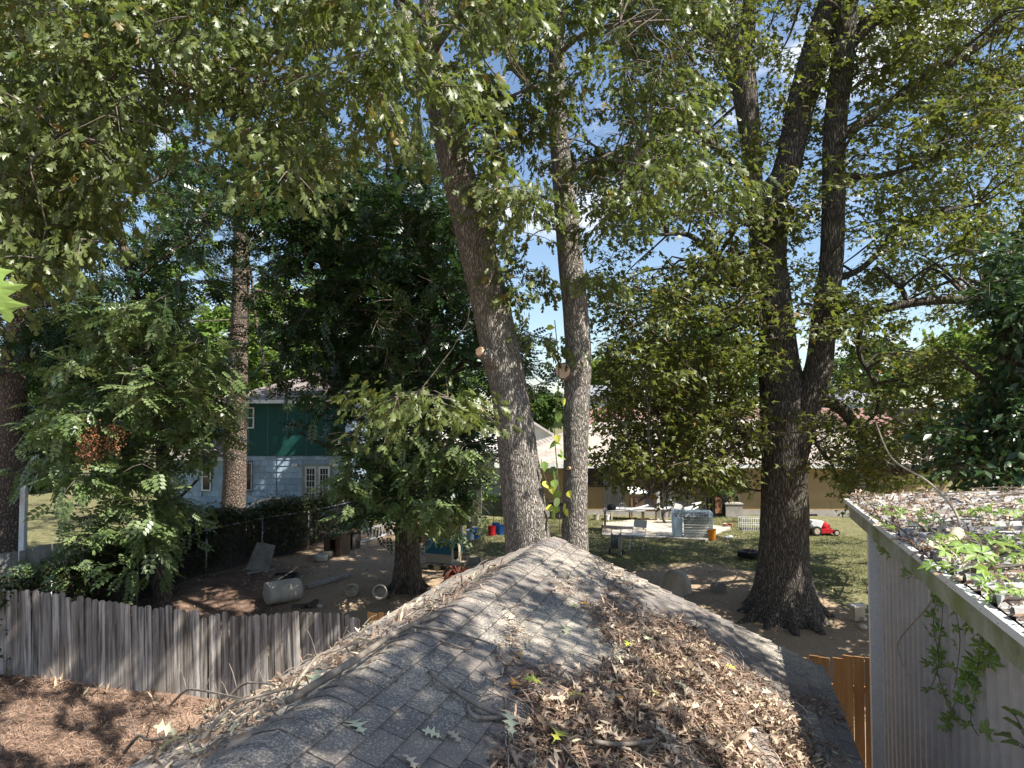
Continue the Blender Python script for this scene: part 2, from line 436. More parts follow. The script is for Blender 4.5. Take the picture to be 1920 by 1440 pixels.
def ground_mat():
    m, nt, b, out = nodes('ground_soil')
    v = coords(nt, (1,1,1), world=True)
    zc = nt.nodes.new('ShaderNodeAttribute'); zc.attribute_name = 'zone'
    sp_ = nt.nodes.new('ShaderNodeSeparateColor'); nt.links.new(zc.outputs['Color'], sp_.inputs[0])
    n1 = noise(nt, v, 1.1, 7, .65); n2 = noise(nt, v, 9, 6, .7); n3 = noise(nt, v, 60, 4, .7)
    dirt = mixc(nt, n1, (.22, .16, .105), (.47, .35, .235))
    dirt = mixc(nt, .6, dirt, ramp(nt, n3, [(.3, (.55,.55,.55)), (.7, (1.3,1.3,1.3))]), 'MULTIPLY')
    grass = ramp(nt, n2, [(.3, (.075,.08,.035)), (.5, (.13,.125,.06)), (.7, (.26,.22,.13))])
    grass = mixc(nt, .6, grass, ramp(nt, n3, [(.3, (.5,.5,.5)), (.7, (1.5,1.5,1.5))]), 'MULTIPLY')
    lit = ramp(nt, n3, [(.3, (.06,.042,.03)), (.5, (.18,.122,.09)), (.7, (.46,.34,.27))])
    lit = mixc(nt, 1.0, lit, ramp(nt, noise(nt, v, 1.7, 5, .65), [(.32, (.5,.48,.46)), (.62, (1.25,1.2,1.15))]), 'MULTIPLY')
    def masked(ch, lo, hi, nn, amp):
        a = N(nt, 'ShaderNodeMath', operation='MULTIPLY_ADD'); nt.links.new(nn, a.inputs[0]); a.inputs[1].default_value = amp; nt.links.new(ch, a.inputs[2])
        return ramp(nt, a.outputs[0], [(lo, (0,0,0)), (hi, (1,1,1))])
    c = mixc(nt, masked(sp_.outputs['Red'], .65, .95, n2, .7), dirt, grass)
    c = mixc(nt, masked(sp_.outputs['Green'], .62, .9, n2, .7), c, lit)
    nt.links.new(c, b.inputs['Base Color']); b.inputs['Roughness'].default_value = .95; b.inputs['Specular IOR Level'].default_value = .1
    hh = mixc(nt, .5, n3, n2)
    bumpn(nt, b, hh, .8, .05)
    return m
M['ground'] = ground_mat()

# ------------------------------------------------------------------ ground
def grass_w(x, y):
    g = smooth(21.5, 24.5, y + 1.2*np.sin(x*.8) + .25*(x-3))*smooth(-4.5, -1.5, x)
    g = np.maximum(g, smooth(7.6, 9.2, x + .3*np.sin(y))*smooth(17, 19, y))
    fx = -8.56-.389*(21.8-y)
    g = np.maximum(g, smooth(.3, 2.0, fx-x)*smooth(17, 18, y))
    g = np.maximum(g, smooth(40, 44, y))
    return g
def litter_w(x, y):
    w = (1-smooth(15.6, 16.2, y))*smooth(3.0, 2.0, x)
    fx = -8.56-.389*(21.8-y)
    w = np.maximum(w, .62*smooth(-5.0, -6.6, x)*smooth(25, 23, y)*smooth(-.5, 0, x-fx))
    w = np.maximum(w, .5*smooth(7, 9, x)*(1-smooth(17, 19, y)))
    return w
xs = np.concatenate([[-400,-150,-70], np.arange(-36, 36.1, .4), [70,150,400]])
ys = np.concatenate([[-60,-20], np.arange(-4, 60.1, .4), [75,100,150,300,700]])
X, Y = np.meshgrid(xs, ys)
Z = zg(X, Y) + .025*vnoise(np.stack([X.ravel()*1.7, Y.ravel()*1.7, X.ravel()*0], 1)).reshape(X.shape)
nx, ny = len(xs), len(ys)
V = np.stack([X.ravel(), Y.ravel(), Z.ravel()], 1)
I = (np.arange(ny-1)[:, None]*nx + np.arange(nx-1)[None]).ravel()
F = np.stack([I, I+1, I+nx+1, I+nx], 1)
gm = npmesh('ground', V, F, M['ground']); gm.shade_smooth()
ca = gm.color_attributes.new('zone', 'FLOAT_COLOR', 'POINT')
zc = np.ones((len(V), 4), np.float32); zc[:, 0] = grass_w(V[:, 0], V[:, 1]); zc[:, 1] = litter_w(V[:, 0], V[:, 1]); zc[:, 2] = 0
ca.data.foreach_set('color', zc.ravel())
tag(link('ground', gm), kind='structure')

# ------------------------------------------------------------------ leaf generators
def tmpl(kind):
    if kind == 'lobed':
        V = [(0,0,0),(.30,.07,.02),(.30,-.07,.02),(.62,.08,.01),(.62,-.08,.01),(1,0,-.10),(.36,.27,-.04),(.36,-.27,-.04),(.70,.36,-.08),(.70,-.36,-.08),(.90,.20,-.09),(.90,-.20,-.09),(.14,.03,.01),(.14,-.03,.01)]
        F = [(0,2,1),(1,2,3),(2,4,3),(3,4,5),(12,1,6),(13,7,2),(1,3,8),(2,9,4),(3,5,10),(4,11,5)]
    elif kind == 'diamond':
        V = [(0,0,0),(.5,.24,.05),(1,0,-.06),(.5,-.24,.05)]; F = [(0,2,1),(0,3,2)]
    elif kind == 'slim':
        V = [(0,0,0),(.5,.12,.04),(1,0,-.05),(.5,-.12,.04)]; F = [(0,2,1),(0,3,2)]
    elif kind == 'maple':
        V = [(0,0,0),(.30,.42,-.03),(.42,.14,.02),(1,0,-.08),(.42,-.14,.02),(.30,-.42,-.03),(.15,0,.03)]
        F = [(0,6,1),(6,2,1),(6,4,2),(2,4,3),(0,5,6),(6,5,4)]
    elif kind == 'compound':
        V = []; F = []
        for i in range(4):
            x0 = .16+.21*i; L = .36*(1-.10*abs(i-1.5)); dz = -.10*(i/5)**1.5
            for s in (-1, 1):
                b = len(V); d = (.52, .85*s)
                V += [(x0,0,dz),(x0+d[0]*L*.5-.105*d[1]*1.0, s*0+d[1]*L*.5+.105*d[0],dz-.01),(x0+d[0]*L,d[1]*L,dz-.05),(x0+d[0]*L*.5+.105*d[1], d[1]*L*.5-.105*d[0],dz-.01)]
                F += [(b,b+1,b+2),(b,b+2,b+3)]
        b = len(V); V += [(.92,0,-.1),(1.08,.075,-.12),(1.25,0,-.18),(1.08,-.075,-.12)]; F += [(b,b+1,b+2),(b,b+2,b+3)]
        b = len(V); V += [(0,.006,0),(0,-.006,0),(.92,0,-.1)]; F += [(b,b+1,b+2)]
    elif kind == 'needles':
        V = []; F = []
        for k in range(9):
            a = 2*PI*k/9; sx = .45+.5*math.cos(a*2.3+1)**2; b = len(V)
            r = .5
            t = (sx, r*math.cos(a), r*math.sin(a)); w = .018
            V += [(0, w, 0), (0, -w, 0), t]; F += [(b, b+1, b+2)]
    V = np.array(V, float); F = np.array(F)
    return V, F
def frames(n, droop=.35, flat=.7, out=None):
    d = rng.normal(size=(n, 3)); d[:, 2] *= .5
    if out is not None: d = d*.6 + out
    d[:, 2] -= droop
    d /= np.linalg.norm(d, axis=1, keepdims=True)+1e-9
    up = rng.normal(size=(n, 3))*flat + np.array([0, 0, 1.])
    y = np.cross(up, d); y /= np.linalg.norm(y, axis=1, keepdims=True)+1e-9
    z = np.cross(d, y)
    return d, y, z
def place_leaves(P, size, kind, droop=.35, flat=.7, out=None, fr=None):
    TV, TF = tmpl(kind); n = len(P)
    d, y, z = fr if fr is not None else frames(n, droop, flat, out)
    s = np.asarray(size).reshape(-1, 1, 1)
    V = P[:, None] + s*(TV[None, :, 0:1]*d[:, None] + TV[None, :, 1:2]*y[:, None] + TV[None, :, 2:3]*z[:, None])
    F = TF[None] + (np.arange(n)*len(TV))[:, None, None]
    tint = np.repeat(rng.random(n), len(TF))
    return V.reshape(-1, 3), F.reshape(-1, TF.shape[1]), tint, (d, y, z)
_ptmpl = {}
def leaf_parts(name, P, S, fr, kind, mat, parent, n):
    key = (kind, mat.name)
    if key not in _ptmpl:
        TV, TF = tmpl(kind); _ptmpl[key] = npmesh(name, TV, TF, mat)
    me = _ptmpl[key]; d, y, z = fr; pl = parent.location
    for i in range(n):
        o = bpy.data.objects.new(name, me); col.objects.link(o); o.parent = parent
        m = Matrix(((d[i][0]*S[i], y[i][0]*S[i], z[i][0]*S[i], P[i][0]-pl.x), (d[i][1]*S[i], y[i][1]*S[i], z[i][1]*S[i], P[i][1]-pl.y),
                    (d[i][2]*S[i], y[i][2]*S[i], z[i][2]*S[i], P[i][2]-pl.z), (0, 0, 0, 1)))
        o.matrix_basis = m
def inpoly(px, py, poly):
    c = np.zeros(len(px), bool); n = len(poly)
    for i in range(n):
        x1, y1 = poly[i]; x2, y2 = poly[(i+1) % n]
        if y1 == y2: continue
        t = ((y1 > py) != (y2 > py)) & (px < (x2-x1)*(py-y1)/(y2-y1)+x1)
        c ^= t
    return c
def sample(poly, D, n, gaps=(), thin=()):
    """clump centres filling a crown whose outline and depth range are given"""
    xs_ = [p[0] for p in poly]; ys_ = [p[1] for p in poly]; out = []
    while len(out) < n:
        px = rng.uniform(min(xs_), max(xs_), 400); py = rng.uniform(min(ys_), max(ys_), 400)
        ok = inpoly(px, py, poly)
        for gx, gy, gr in gaps: ok &= (px-gx)**2+(py-gy)**2 > gr*gr
        for gx, gy, gr, k in thin: ok &= ((px-gx)**2+(py-gy)**2 > gr*gr) | (rng.random(400) > k)
        for a, b in zip(px[ok], py[ok]):
            out.append(tuple(at(a, b, rng.uniform(*D))))
            if len(out) >= n: break
    return np.array(out)
def visible_gap(P, gaps):
    if not gaps: return np.ones(len(P), bool)
    f = P[:, 1]*cp + (P[:, 2]-CAMZ)*sp; u = -P[:, 1]*sp + (P[:, 2]-CAMZ)*cp
    px = 960+1400*P[:, 0]/np.maximum(f, .1); py = 720-1400*u/np.maximum(f, .1)
    ok = np.ones(len(P), bool)
    for gx, gy, gr in gaps: ok &= (px-gx)**2+(py-gy)**2 > (gr*(.75+.25*rng.random(len(P))))**2
    return ok

SUNHOLES = []
def sunlit(P, tmin=2.2):  # drops leaves that stand on the rays to the chosen sun spots
    ok = np.ones(len(P), bool); S_ = np.array(SUN.normalized())
    for T_, r_ in SUNHOLES:
        d = P-T_; t = d @ S_; q = np.linalg.norm(d - t[:, None]*S_, axis=1)
        ok &= ~((t > tmin) & (q < r_*(.8+.4*rng.random(len(P)))))
    return ok
def catmull(P, step=.2):
    P = [Vector(q) if len(q) == 3 else Vector(q) for q in P]
    pts = []
    n = len(P)
    for i in range(n-1):
        p0 = P[max(0, i-1)]; p1 = P[i]; p2 = P[i+1]; p3 = P[min(n-1, i+2)]
        k = max(2, int((p2-p1).length/step))
        for j in range(k):
            t = j/k
            pts.append(((p1*2)+(p2-p0)*t+(p0*2-p1*5+p2*4-p3)*t*t+(p1*3-p0-p2*3+p3)*t**3)*.5)
    pts.append(P[-1]); return pts
def limb_path(L, D=None, step=.18):
    """L: (px, py, width_px, D) -> world path with radii"""
    P = []; Rr = []
    for q in L:
        d = q[3] if len(q) > 3 else D
        P.append(at(q[0], q[1], d)); Rr.append(q[2]/2*d/1400)
    n = len(P); pts = []; rad = []
    for i in range(n-1):
        p0 = P[max(0, i-1)]; p1 = P[i]; p2 = P[i+1]; p3 = P[min(n-1, i+2)]
        k = max(2, int((p2-p1).length/step))
        for j in range(k):
            t = j/k
            pts.append(((p1*2)+(p2-p0)*t+(p0*2-p1*5+p2*4-p3)*t*t+(p1*3-p0-p2*3+p3)*t**3)*.5)
            rad.append(Rr[i]*(1-t)+Rr[i+1]*t)
    pts.append(P[-1]); rad.append(Rr[-1]); return pts, rad

class Tree:
    def __init__(s, name, label, base, barkm, group=None):
        s.t = thing(name, label, 'tree', base, 0, group); s.bark = barkm; s.sk = []; s.rr = []
    def limb(s, L, D=None, name='limb', n=10, noise=.10, step=.2, flare=None):
        pts, rad = limb_path(L, D, step) if not isinstance(L[0], Vector) else L
        if flare:
            z0 = pts[0].z
            rad = [r*(1+flare*math.exp(-max(0, (p.z-z0))/.42)) for p, r in zip(pts, rad)]
        part(name, MB().tube(pts, rad, n, True, noise, seed=len(s.sk)), s.bark, s.t, True, True)
        s.sk += [tuple(p) for p in pts[::2]]; s.rr += rad[::2]
        return pts, rad
    def crown(s, C, radius, nleaf, kind, size, mat, droop=.3, flat=.7, gaps=(), twigs=True, limbs=.25, nparts=0, squash=.7, name='crown', jitter=.5):
        C = np.asarray(C); n = len(C)
        if gaps: C = C[visible_gap(C, gaps)]; n = len(C)
        rad = radius*rng.uniform(.6, 1.3, n)
        per = np.maximum(3, (nleaf*rng.uniform(.5, 1.5, n)*(rad/radius)**2)).astype(int)
        idx = np.repeat(np.arange(n), per)
        # sprays: leaves sit along short twigs radiating from each clump
        ntw = 5
        tw = rng.normal(size=(n, ntw, 3)); tw[..., 2] = tw[..., 2]*.5 - droop*.5; tw /= np.linalg.norm(tw, axis=2, keepdims=True)
        which = rng.integers(0, ntw, len(idx)); tt = rng.uniform(.1, 1.05, len(idx))**.8
        o = tw[idx, which]*(tt*rad[idx])[:, None] + rng.normal(size=(len(idx), 3))*(rad[idx]*.22*jitter/.5)[:, None]*np.array([1, 1, squash])
        P = C[idx] + o
        out = tw[idx, which]*.9
        S = size*rng.uniform(.5, 1.3, len(P))
        if gaps:
            ok = visible_gap(P, gaps); P = P[ok]; out = out[ok]; S = S[ok]
        if name != 'roof_shade_leaves':
            ok = sunlit(P); P = P[ok]; out = out[ok]; S = S[ok]
        fr = frames(len(P), droop, flat, out)
        if nparts:
            f = P[:, 1]*cp + (P[:, 2]-CAMZ)*sp; u = -P[:, 1]*sp + (P[:, 2]-CAMZ)*cp
            px = 960+1400*P[:, 0]/f; py = 720-1400*u/f
            score = S/f - 10*((px < 5)|(px > 1915)|(py < 5))
            o_ = np.argsort(-score); a, b = o_[:nparts], o_[nparts:]
            leaf_parts('leaf', P[a], S[a], [q[a] for q in fr], kind, mat, s.t, nparts)
            P, S, fr = P[b], S[b], [q[b] for q in fr]
        V, F, T, _ = place_leaves(P, S, kind, fr=fr)
        bl = np.array(s.t.location)
        o = link(name, npmesh(name, V-bl, F, mat, T), s.t); o['kind'] = 'stuff'
        print(s.t.name, name, len(F), 'tris')
        if twigs:
            mb = MB()
            ks = np.array(s.sk); 
            for i in range(n):
                c = Vector(C[i])
                for k in range(3):
                    e = c + Vector(tw[i, k])*float(rad[i])*1.0
                    mb.tube([c, (c+e)/2+Vector((0,0,.04)), e], [.012, .008, .004], 3, False)
                if rng.random() < limbs and len(ks):
                    dd = np.linalg.norm(ks-C[i], axis=1) + .8*np.maximum(0, ks[:, 2]-C[i][2])
                    j = int(np.argmin(dd)); q = Vector(ks[j])
                    L = (c-q).length
                    if L < 6.5:
                        m1 = q.lerp(c, .35)+Vector(rng.normal(size=3))*.09*L+Vector((0,0,.10*L)); m2 = q.lerp(c, .7)+Vector(rng.normal(size=3))*.06*L+Vector((0,0,.07*L))
                        r0 = min(s.rr[j]*.6, .012+.013*L)
                        mb.tube(catmull([q, m1, m2, c], .4), list(np.linspace(r0, .01, len(catmull([q, m1, m2, c], .4)))), 5, False)
            if mb.n: part('twigs', mb, s.bark if False else M['twig'], s.t, True, True, kind='stuff')
exec_marker = 0

# ================================================================== NEAR ROOF (outbuilding with shingle roof)
PK = at(1040, 1005, 8.82); CR = at(1552, 1255, 8.0)
ANG = -math.atan(400/1400)
ux = Vector((math.cos(ANG), math.sin(ANG), 0)); uy = Vector((-math.sin(ANG), math.cos(ANG), 0))
W = (CR-PK).dot(ux); RISE = PK.z-CR.z; SL = math.atan(RISE/W); SLEN = W/math.cos(SL); LLEN = 1.35; YB = -10.5
root = thing('outbuilding', 'nearest outbuilding with a grey shingle roof covered in sawdust, twigs and dead leaves', 'outbuilding', (PK.x, PK.y, 0), ANG)
zr = PK.z
nR = Vector((math.sin(SL), 0, math.cos(SL))); sR = Vector((math.cos(SL), 0, -math.sin(SL)))
nL = Vector((-math.sin(SL), 0, math.cos(SL))); sL = Vector((-math.cos(SL), 0, -math.sin(SL)))
O = Vector((0, 0, zr))
# dark felt-covered deck, a little under the shingles
dk = MB()
for n_, s_, L in ((nR, sR, SLEN-.02), (nL, sL, LLEN-.02)):
    a = O - n_*.03; b = a + s_*L
    dk.prism([a, b, b-n_*.05, a-n_*.05], (0, YB+.02, 0), (0, -.02, 0))
part('roof_deck', dk, M['black_plastic'], root)
fb = MB()
fb.bar(O+sR*0-nR*.10+Vector((0,-.04,0)), O+sR*SLEN-nR*.10+Vector((0,-.04,0)), .03, .12)
fb.bar(O+sL*0-nL*.10+Vector((0,-.04,0)), O+sL*LLEN-nL*.10+Vector((0,-.04,0)), .03, .12)
part('rake_board', fb, M['grey_wood'], root)
eb = O+sR*(SLEN-.05)-nR*.13; part('eave_board', MB().bar(eb, eb+Vector((0,YB,0)), .03, .14), M['grey_wood'], root)
wl = MB(); 
for x0 in (-LLEN*math.cos(SL)+.25, W-.35):
    zt = zr-abs(x0)*math.tan(SL)-.12
    wl.box((x0, YB/2-.1, (zt-2.2)/2), (.1, -YB-.6, zt+2.2))
wl.prism([(-LLEN*math.cos(SL)+.31, 0, -2.2), (W-.41, 0, -2.2), (W-.41, 0, zr-(W-.41)*math.tan(SL)-.14), (0, 0, zr-.14), (-LLEN*math.cos(SL)+.31, 0, zr-(LLEN*math.cos(SL)-.31)*math.tan(SL)-.14)], (0, -.1, 0), (0, -.3, 0))
part('wall', wl, M['grey_wood'], root)

EXPO, TAB = .143, .305
def shingle_mb():
    mb = MB(); w = TAB/2-.005; L = .17; t = .012
    # slightly uneven tab, three rows so that the butt edge can lift
    vs = [(-.03, -w, -.006), (-.03, w, -.006), (.06, -w, 0), (.06, w, 0), (L-.02, -w, .013), (L-.02, w, .011)]
    vs += [(x, y, z-t) for x, y, z in vs]
    mb.add(vs, [(0,2,3,1),(2,4,5,3),(4,10,11,5),(0,6,8,2),(2,8,10,4),(1,3,9,7),(3,5,11,9)])
    return mb
sh0 = shingle_mb().mesh('shingle', M['shingle'])
SV = np.array([v.co for v in sh0.vertices]); SF = [tuple(p.vertices) for p in sh0.polygons]
slots = []; halves = []
for n_, s_, L, sg in ((nR, sR, SLEN, 1), (nL, sL, LLEN, -1)):
    m = Matrix((s_, Vector((0, sg, 0)), n_)).transposed()
    k = 0; s = .02
    while s < L-.06:
        off = (k % 2)*TAB/2 + random.uniform(-.012, .012); y = -TAB/2 + off - .002
        while y > YB:
            if y < -TAB/2+.02:
                p = O + s_*s + Vector((0, y, 0)) + n_*random.uniform(-.0006, .0006)
                rr = m @ rotz(random.uniform(-.004, .004)) @ roty(random.uniform(-.006, .001))
                slots.append((p, rr))
            elif k % 2: halves.append((O + s_*s + Vector((0, -TAB/4+.004, 0)), m))
            y -= TAB
        s += EXPO; k += 1
Rw = rotz(ANG)
def wpos(p): return Rw @ p + Vector((PK.x, PK.y, 0))
def score(p):
    q = wpos(p); 
    if q.y < .8: return 9e9
    px, py = proj(q)
    return q.length if (-40 < px < 1960 and py < 1470) else 1e6+q.length
hm = bpy.data.meshes.new('shingle'); hm.from_pydata([(v[0], v[1]*.5, v[2]) for v in SV], [], SF); hm.update(); hm.materials.append(M['shingle'])
for p, rr in halves[:40]: link('shingle', hm, root, p, rr)
slots.sort(key=lambda a: score(a[0]))
for p, rr in slots[:260]:
    o = link('shingle', sh0, root, p, rr)
VV = []; FF = []; TT = []
for i, (p, rr) in enumerate(slots[260:]):
    VV.append(SV @ np.array(rr).T + np.array(p)); FF += [tuple(a+i*len(SV) for a in f) for f in SF]; TT += [random.random()]*len(SF)
mj = bpy.data.meshes.new('shingle'); mj.from_pydata(np.concatenate(VV).tolist(), [], FF); mj.update(); mj.materials.append(M['shingle'])
a_ = mj.attributes.new('tint', 'FLOAT', 'FACE'); a_.data.foreach_set('value', np.array(TT, np.float32))
tag(link('shingle', mj, root), kind='stuff')
# ridge caps
cap = MB(); vs = []
for y, lift in ((.02, .0015), (-.155, .0115)):
    for tt_ in (0, -.006):
        for k in range(-5, 6):
            u = k/5; hw = .155*u
            zc = -abs(hw)*math.sin(SL) + .030*math.exp(-(u*2.0)**2)*0 - .016*math.exp(-(u*2.6)**2) + lift + tt_ + .006
            vs.append((hw*math.cos(SL)*1.02, y, zc))
n_ = 11
fs = [(k, n_*2+k, n_*2+k+1, k+1) for k in range(10)] + [(n_*2+k, n_*3+k, n_*3+k+1, n_*2+k+1) for k in range(10)] + [(0, n_, n_*3, n_*2), (10, n_*2+10, n_*3+10, n_+10)]
cap.add(vs, fs)
capm = cap.mesh('ridge_cap', M['shingle'], True)
for k in range(int(-YB/EXPO)-1):
    link('ridge_cap', capm, root, (0, -.03-k*EXPO, zr+.004), (random.uniform(-.01, .01), 0, random.uniform(-.015, .015)))

nRw = Rw @ nR; sRw = Rw @ sR; nLw = Rw @ nL; sLw = Rw @ sL; OW = Vector((PK.x, PK.y, zr))
def roof_pt(px, py, left=False):
    d = ray(px, py); c = Vector((0, 0, CAMZ)); n = nLw if left else nRw
    t = (OW-c).dot(n)/d.dot(n)
    return c + d*t
# ------------------------------------------------------------------ litter on the roof
def roof_sample(poly, n, left=False):
    out = []; ss = sLw if left else sRw; L = LLEN if left else SLEN
    while len(out) < n:
        s = rng.uniform(0, L, 4000); y = rng.uniform(-8.2, 0, 4000)
        P = np.array(OW)[None] + s[:, None]*np.array(ss)[None] + y[:, None]*np.array(uy)[None]
        P = P[P[:, 1] > .7]
        f = P[:, 1]*cp + (P[:, 2]-CAMZ)*sp; u = -P[:, 1]*sp + (P[:, 2]-CAMZ)*cp
        px = 960+1400*P[:, 0]/f + rng.normal(0, 12, len(P)); py = 720-1400*u/f + rng.normal(0, 9, len(P))
        out += P[inpoly(px, py, poly)].tolist()
    return np.array(out[:n])
def litter_frames(n, normal, lift=.28):
    nn = np.array(normal)[None] + rng.normal(size=(n, 3))*lift; nn /= np.linalg.norm(nn, axis=1, keepdims=True)
    a = rng.normal(size=(n, 3)); d = a - nn*(a*nn).sum(1, keepdims=True); d /= np.linalg.norm(d, axis=1, keepdims=True)
    return d, np.cross(nn, d), nn
def ltmpl(kind):
    if kind == 'curl':     # narrow dead leaf rolled along its length
        return np.array([(0,0,0),(.3,.10,.07),(.3,-.07,.02),(.75,.09,.13),(.65,-.08,.03),(1.1,.02,.10)]), np.array([(0,2,1),(1,2,3),(2,4,3),(3,4,5)])
    if kind == 'lobedead':
        V, F = tmpl('lobed'); V = V.copy(); V[:, 2] = .5*V[:, 1]**2*3 + .22*np.sin(V[:, 0]*3); V[:, 1] *= .75; return V, F
    if kind == 'pine':
        return np.array([(0,-.03,0),(0,.03,0),(.5,.035,.05),(.5,-.03,.05),(1,0,0)]), np.array([(0,3,2),(0,2,1),(3,4,2)])
def litter(name, P, size, kind, mat, fr, owner=None, label=None, cat=None):
    tn_ = np.clip(vnoise(P*5.0, 5)*.30+.33+rng.normal(0, .16, len(P)), 0, .995)
    TV, TF = ltmpl(kind); d, y, z = fr; s = (size*rng.uniform(.6, 1.3, len(P))).reshape(-1, 1, 1)
    curl = rng.uniform(.3, 1.6, (len(P), 1, 1))
    V = P[:, None] + s*(TV[None, :, 0:1]*d[:, None] + TV[None, :, 1:2]*y[:, None] + curl*TV[None, :, 2:3]*z[:, None])
    F = TF[None] + (np.arange(len(P))*len(TV))[:, None, None]
    o = link(name, npmesh(name, V.reshape(-1, 3), F.reshape(-1, 3), mat, np.repeat(tn_, len(TF))))
    if label: tag(o, label, cat)
    o['kind'] = 'stuff'; return o
pile = [(1105,1125),(1180,1150),(1290,1178),(1400,1262),(1468,1335),(1520,1415),(1600,1520),(880,1520),(925,1410),(985,1370),(935,1300),(1000,1255),(1075,1290),(1165,1245),(1120,1190)]
core = [(1200,1210),(1330,1230),(1440,1330),(1540,1520),(960,1520),(1010,1390),(1010,1310),(1120,1280)]
P1 = roof_sample(pile, 15000); P2 = roof_sample(core, 15000)
P = np.concatenate([P1, P2]); mound = vnoise(P*np.array([4.5, 4.5, 4.5]), 21)
P = P[mound > -.18]; mound = mound[mound > -.18]
hgt = rng.uniform(.004, .03, len(P)) + np.maximum(0, mound+.25)*rng.uniform(.2, 1, len(P))*.075
P = P + hgt[:, None]*np.array(nRw)[None]
fr = litter_frames(len(P), nRw, .42)
tn = vnoise(P*6.0, 5)*.28+.3
k = rng.random(len(P)) < .955
litter('leaf_litter', P[k], .055, 'curl', M['litter'], [q[k] for q in fr], label='thick drift of curled tan dead leaves lying on the shingle roof', cat='leaf litter')
k = ~k
litter('leaf_litter', P[k], .10, 'lobedead', M['litter'], [q[k] for q in fr], label='broad dead oak leaves mixed into the drift on the shingle roof', cat='leaf litter')
pn = roof_sample(pile, 2600)+rng.uniform(.01, .05, 2600)[:, None]*np.array(nRw)[None]
litter('pine_straw', pn, .15, 'pine', M['litter_red'], litter_frames(len(pn), nRw, .25), label='long pale needles and stalks tangled through the leaf drift on the near roof', cat='pine straw')
# thin strings of litter caught in other places
strings = [[(1128,1040),(1160,1048),(1175,1090),(1190,1130),(1150,1130),(1125,1080)], [(958,1130),(968,1130),(970,1260),(935,1272),(955,1215)], [(1030,1085),(1085,1090),(1085,1125),(1040,1110)],
           [(1475,1290),(1600,1345),(1610,1365),(1490,1330)], [(1490,1370),(1560,1400),(1600,1440),(1500,1440)]]
for q, nn_ in zip(strings, (260, 150, 130, 260, 120)):
    P = roof_sample(q, nn_) + rng.uniform(.004, .02, nn_)[:, None]*np.array(nRw)[None]
    litter('leaf_litter', P, .07, 'curl', M['litter'], litter_frames(nn_, nRw, .3), label='thin trail of dead leaves caught on the bare shingles of the near roof', cat='leaf litter')
lp = [(200,1440),(470,1300),(640,1215),(800,1130),(940,1060),(960,1070),(760,1200),(600,1290),(480,1370),(380,1440)]
P = roof_sample(lp, 1500, True) + rng.uniform(.004, .03, 1500)[:, None]*np.array(nLw)[None]
litter('leaf_litter', P, .075, 'curl', M['litter'], litter_frames(1500, nLw, .4), label='leaf and twig litter along the narrow left slope of the near roof', cat='leaf litter')

def oakleaf(name, mat, size, curl):
    """pin oak leaf outline with bristle-tipped lobes, folded along the midrib"""
    half = [(0,.012),(.12,.02),(.16,.10),(.20,.22),(.26,.10),(.34,.05),(.42,.16),(.46,.40),(.54,.20),(.60,.07),(.68,.16),(.78,.34),(.80,.17),(.84,.07),(.92,.08),(1.0,.0)]
    vs = []; fs = []; m = len(half)
    def zz(x, y): return curl*(.35*y*y*2 + .12*math.sin(x*3.3) - .10*abs(y))
    for x, y in half: vs.append((x*size, 0, zz(x, 0)*size))
    for sgn in (1, -1):
        b = len(vs)
        for x, y in half: vs.append(((x+.05*y)*size, sgn*y*size, zz(x, y*sgn)*size))
        for i in range(m-1):
            q = (i, i+1, b+i+1, b+i); fs.append(q if sgn > 0 else q[::-1])
    vs += [(-.25*size, .02*size, .03*size), (-.25*size, .0, .03*size)]; fs.append((0, len(vs)-2, len(vs)-1))
    mb = MB().add(vs, fs); return mb.mesh(name, mat)
singles = [(680,1385,'pale',.16,'large pale green oak leaf lying alone on the lower left shingles'), (826,1390,'pale',.11,'narrow pale oak leaf standing on edge on the bare lower shingles'),
    (750,1420,'tan',.11,'small folded tan leaf at the bottom of the bare shingles'), (862,1400,'tan',.10,'faded curled leaf between the pale leaf and the drift'),
    (948,1412,'pale',.15,'pale oak leaf at the lower left edge of the leaf drift'), (945,1392,'pale',.13,'greyish green oak leaf just above the pale one at the drift edge'),
    (1052,1173,'pale',.16,'pale oak leaf lying alone in the shade high on the right slope'), (1112,1182,'pale',.06,'tiny pale leaf near the shaded middle of the right slope'),
    (975,1225,'orange',.09,'small bright orange leaf on sunlit shingles'), (962,1278,'orange',.13,'orange brown oak leaf at the left edge of the leaf drift'),
    (1007,1308,'yellow',.14,'yellow green leaf on the upper left part of the drift'), (1056,1328,'yellow',.14,'second yellow green leaf, lower right of its twin on the drift'),
    (1165,1232,'yellow',.13,'bright yellow leaf at the upper end of the leaf drift'), (1108,1143,'orange',.13,'orange brown leaf in the shade at the top of the drift'),
    (1200,1218,'pale',.14,'pale upturned leaf lying on the dark upper drift'), (1350,1265,'yellow',.10,'small yellow leaf in the middle of the right drift'),
    (1070,1142,'yellow',.09,'olive leaf lying on shaded shingles above the drift'), (1285,1180,'pale',.11,'pale leaf on the upper right edge of the drift'),
    (1250,1300,'pale',.13,'pale broad leaf in the sunlit centre of the drift'), (1228,1330,'yellow',.10,'faded green leaf in the lower centre of the drift'),
    (1160,1270,'pale',.13,'cream oak leaf lying below the bright yellow leaf'), (1440,1320,'tan',.12,'tan leaf at the sunlit right edge of the drift'),
    (1025,1420,'yellow',.15,'large olive leaf near the bottom of the drift'), (1110,1400,'tan',.14,'broad tan leaf in the lower drift by the thick stick'),
    (1168,1340,'orange',.11,'brown orange leaf in the centre of the lower drift')]
lm = {'pale': M['dryleaf_pale'], 'tan': M['litter'], 'orange': M['dryleaf_orange'], 'yellow': M['dryleaf_yellow']}
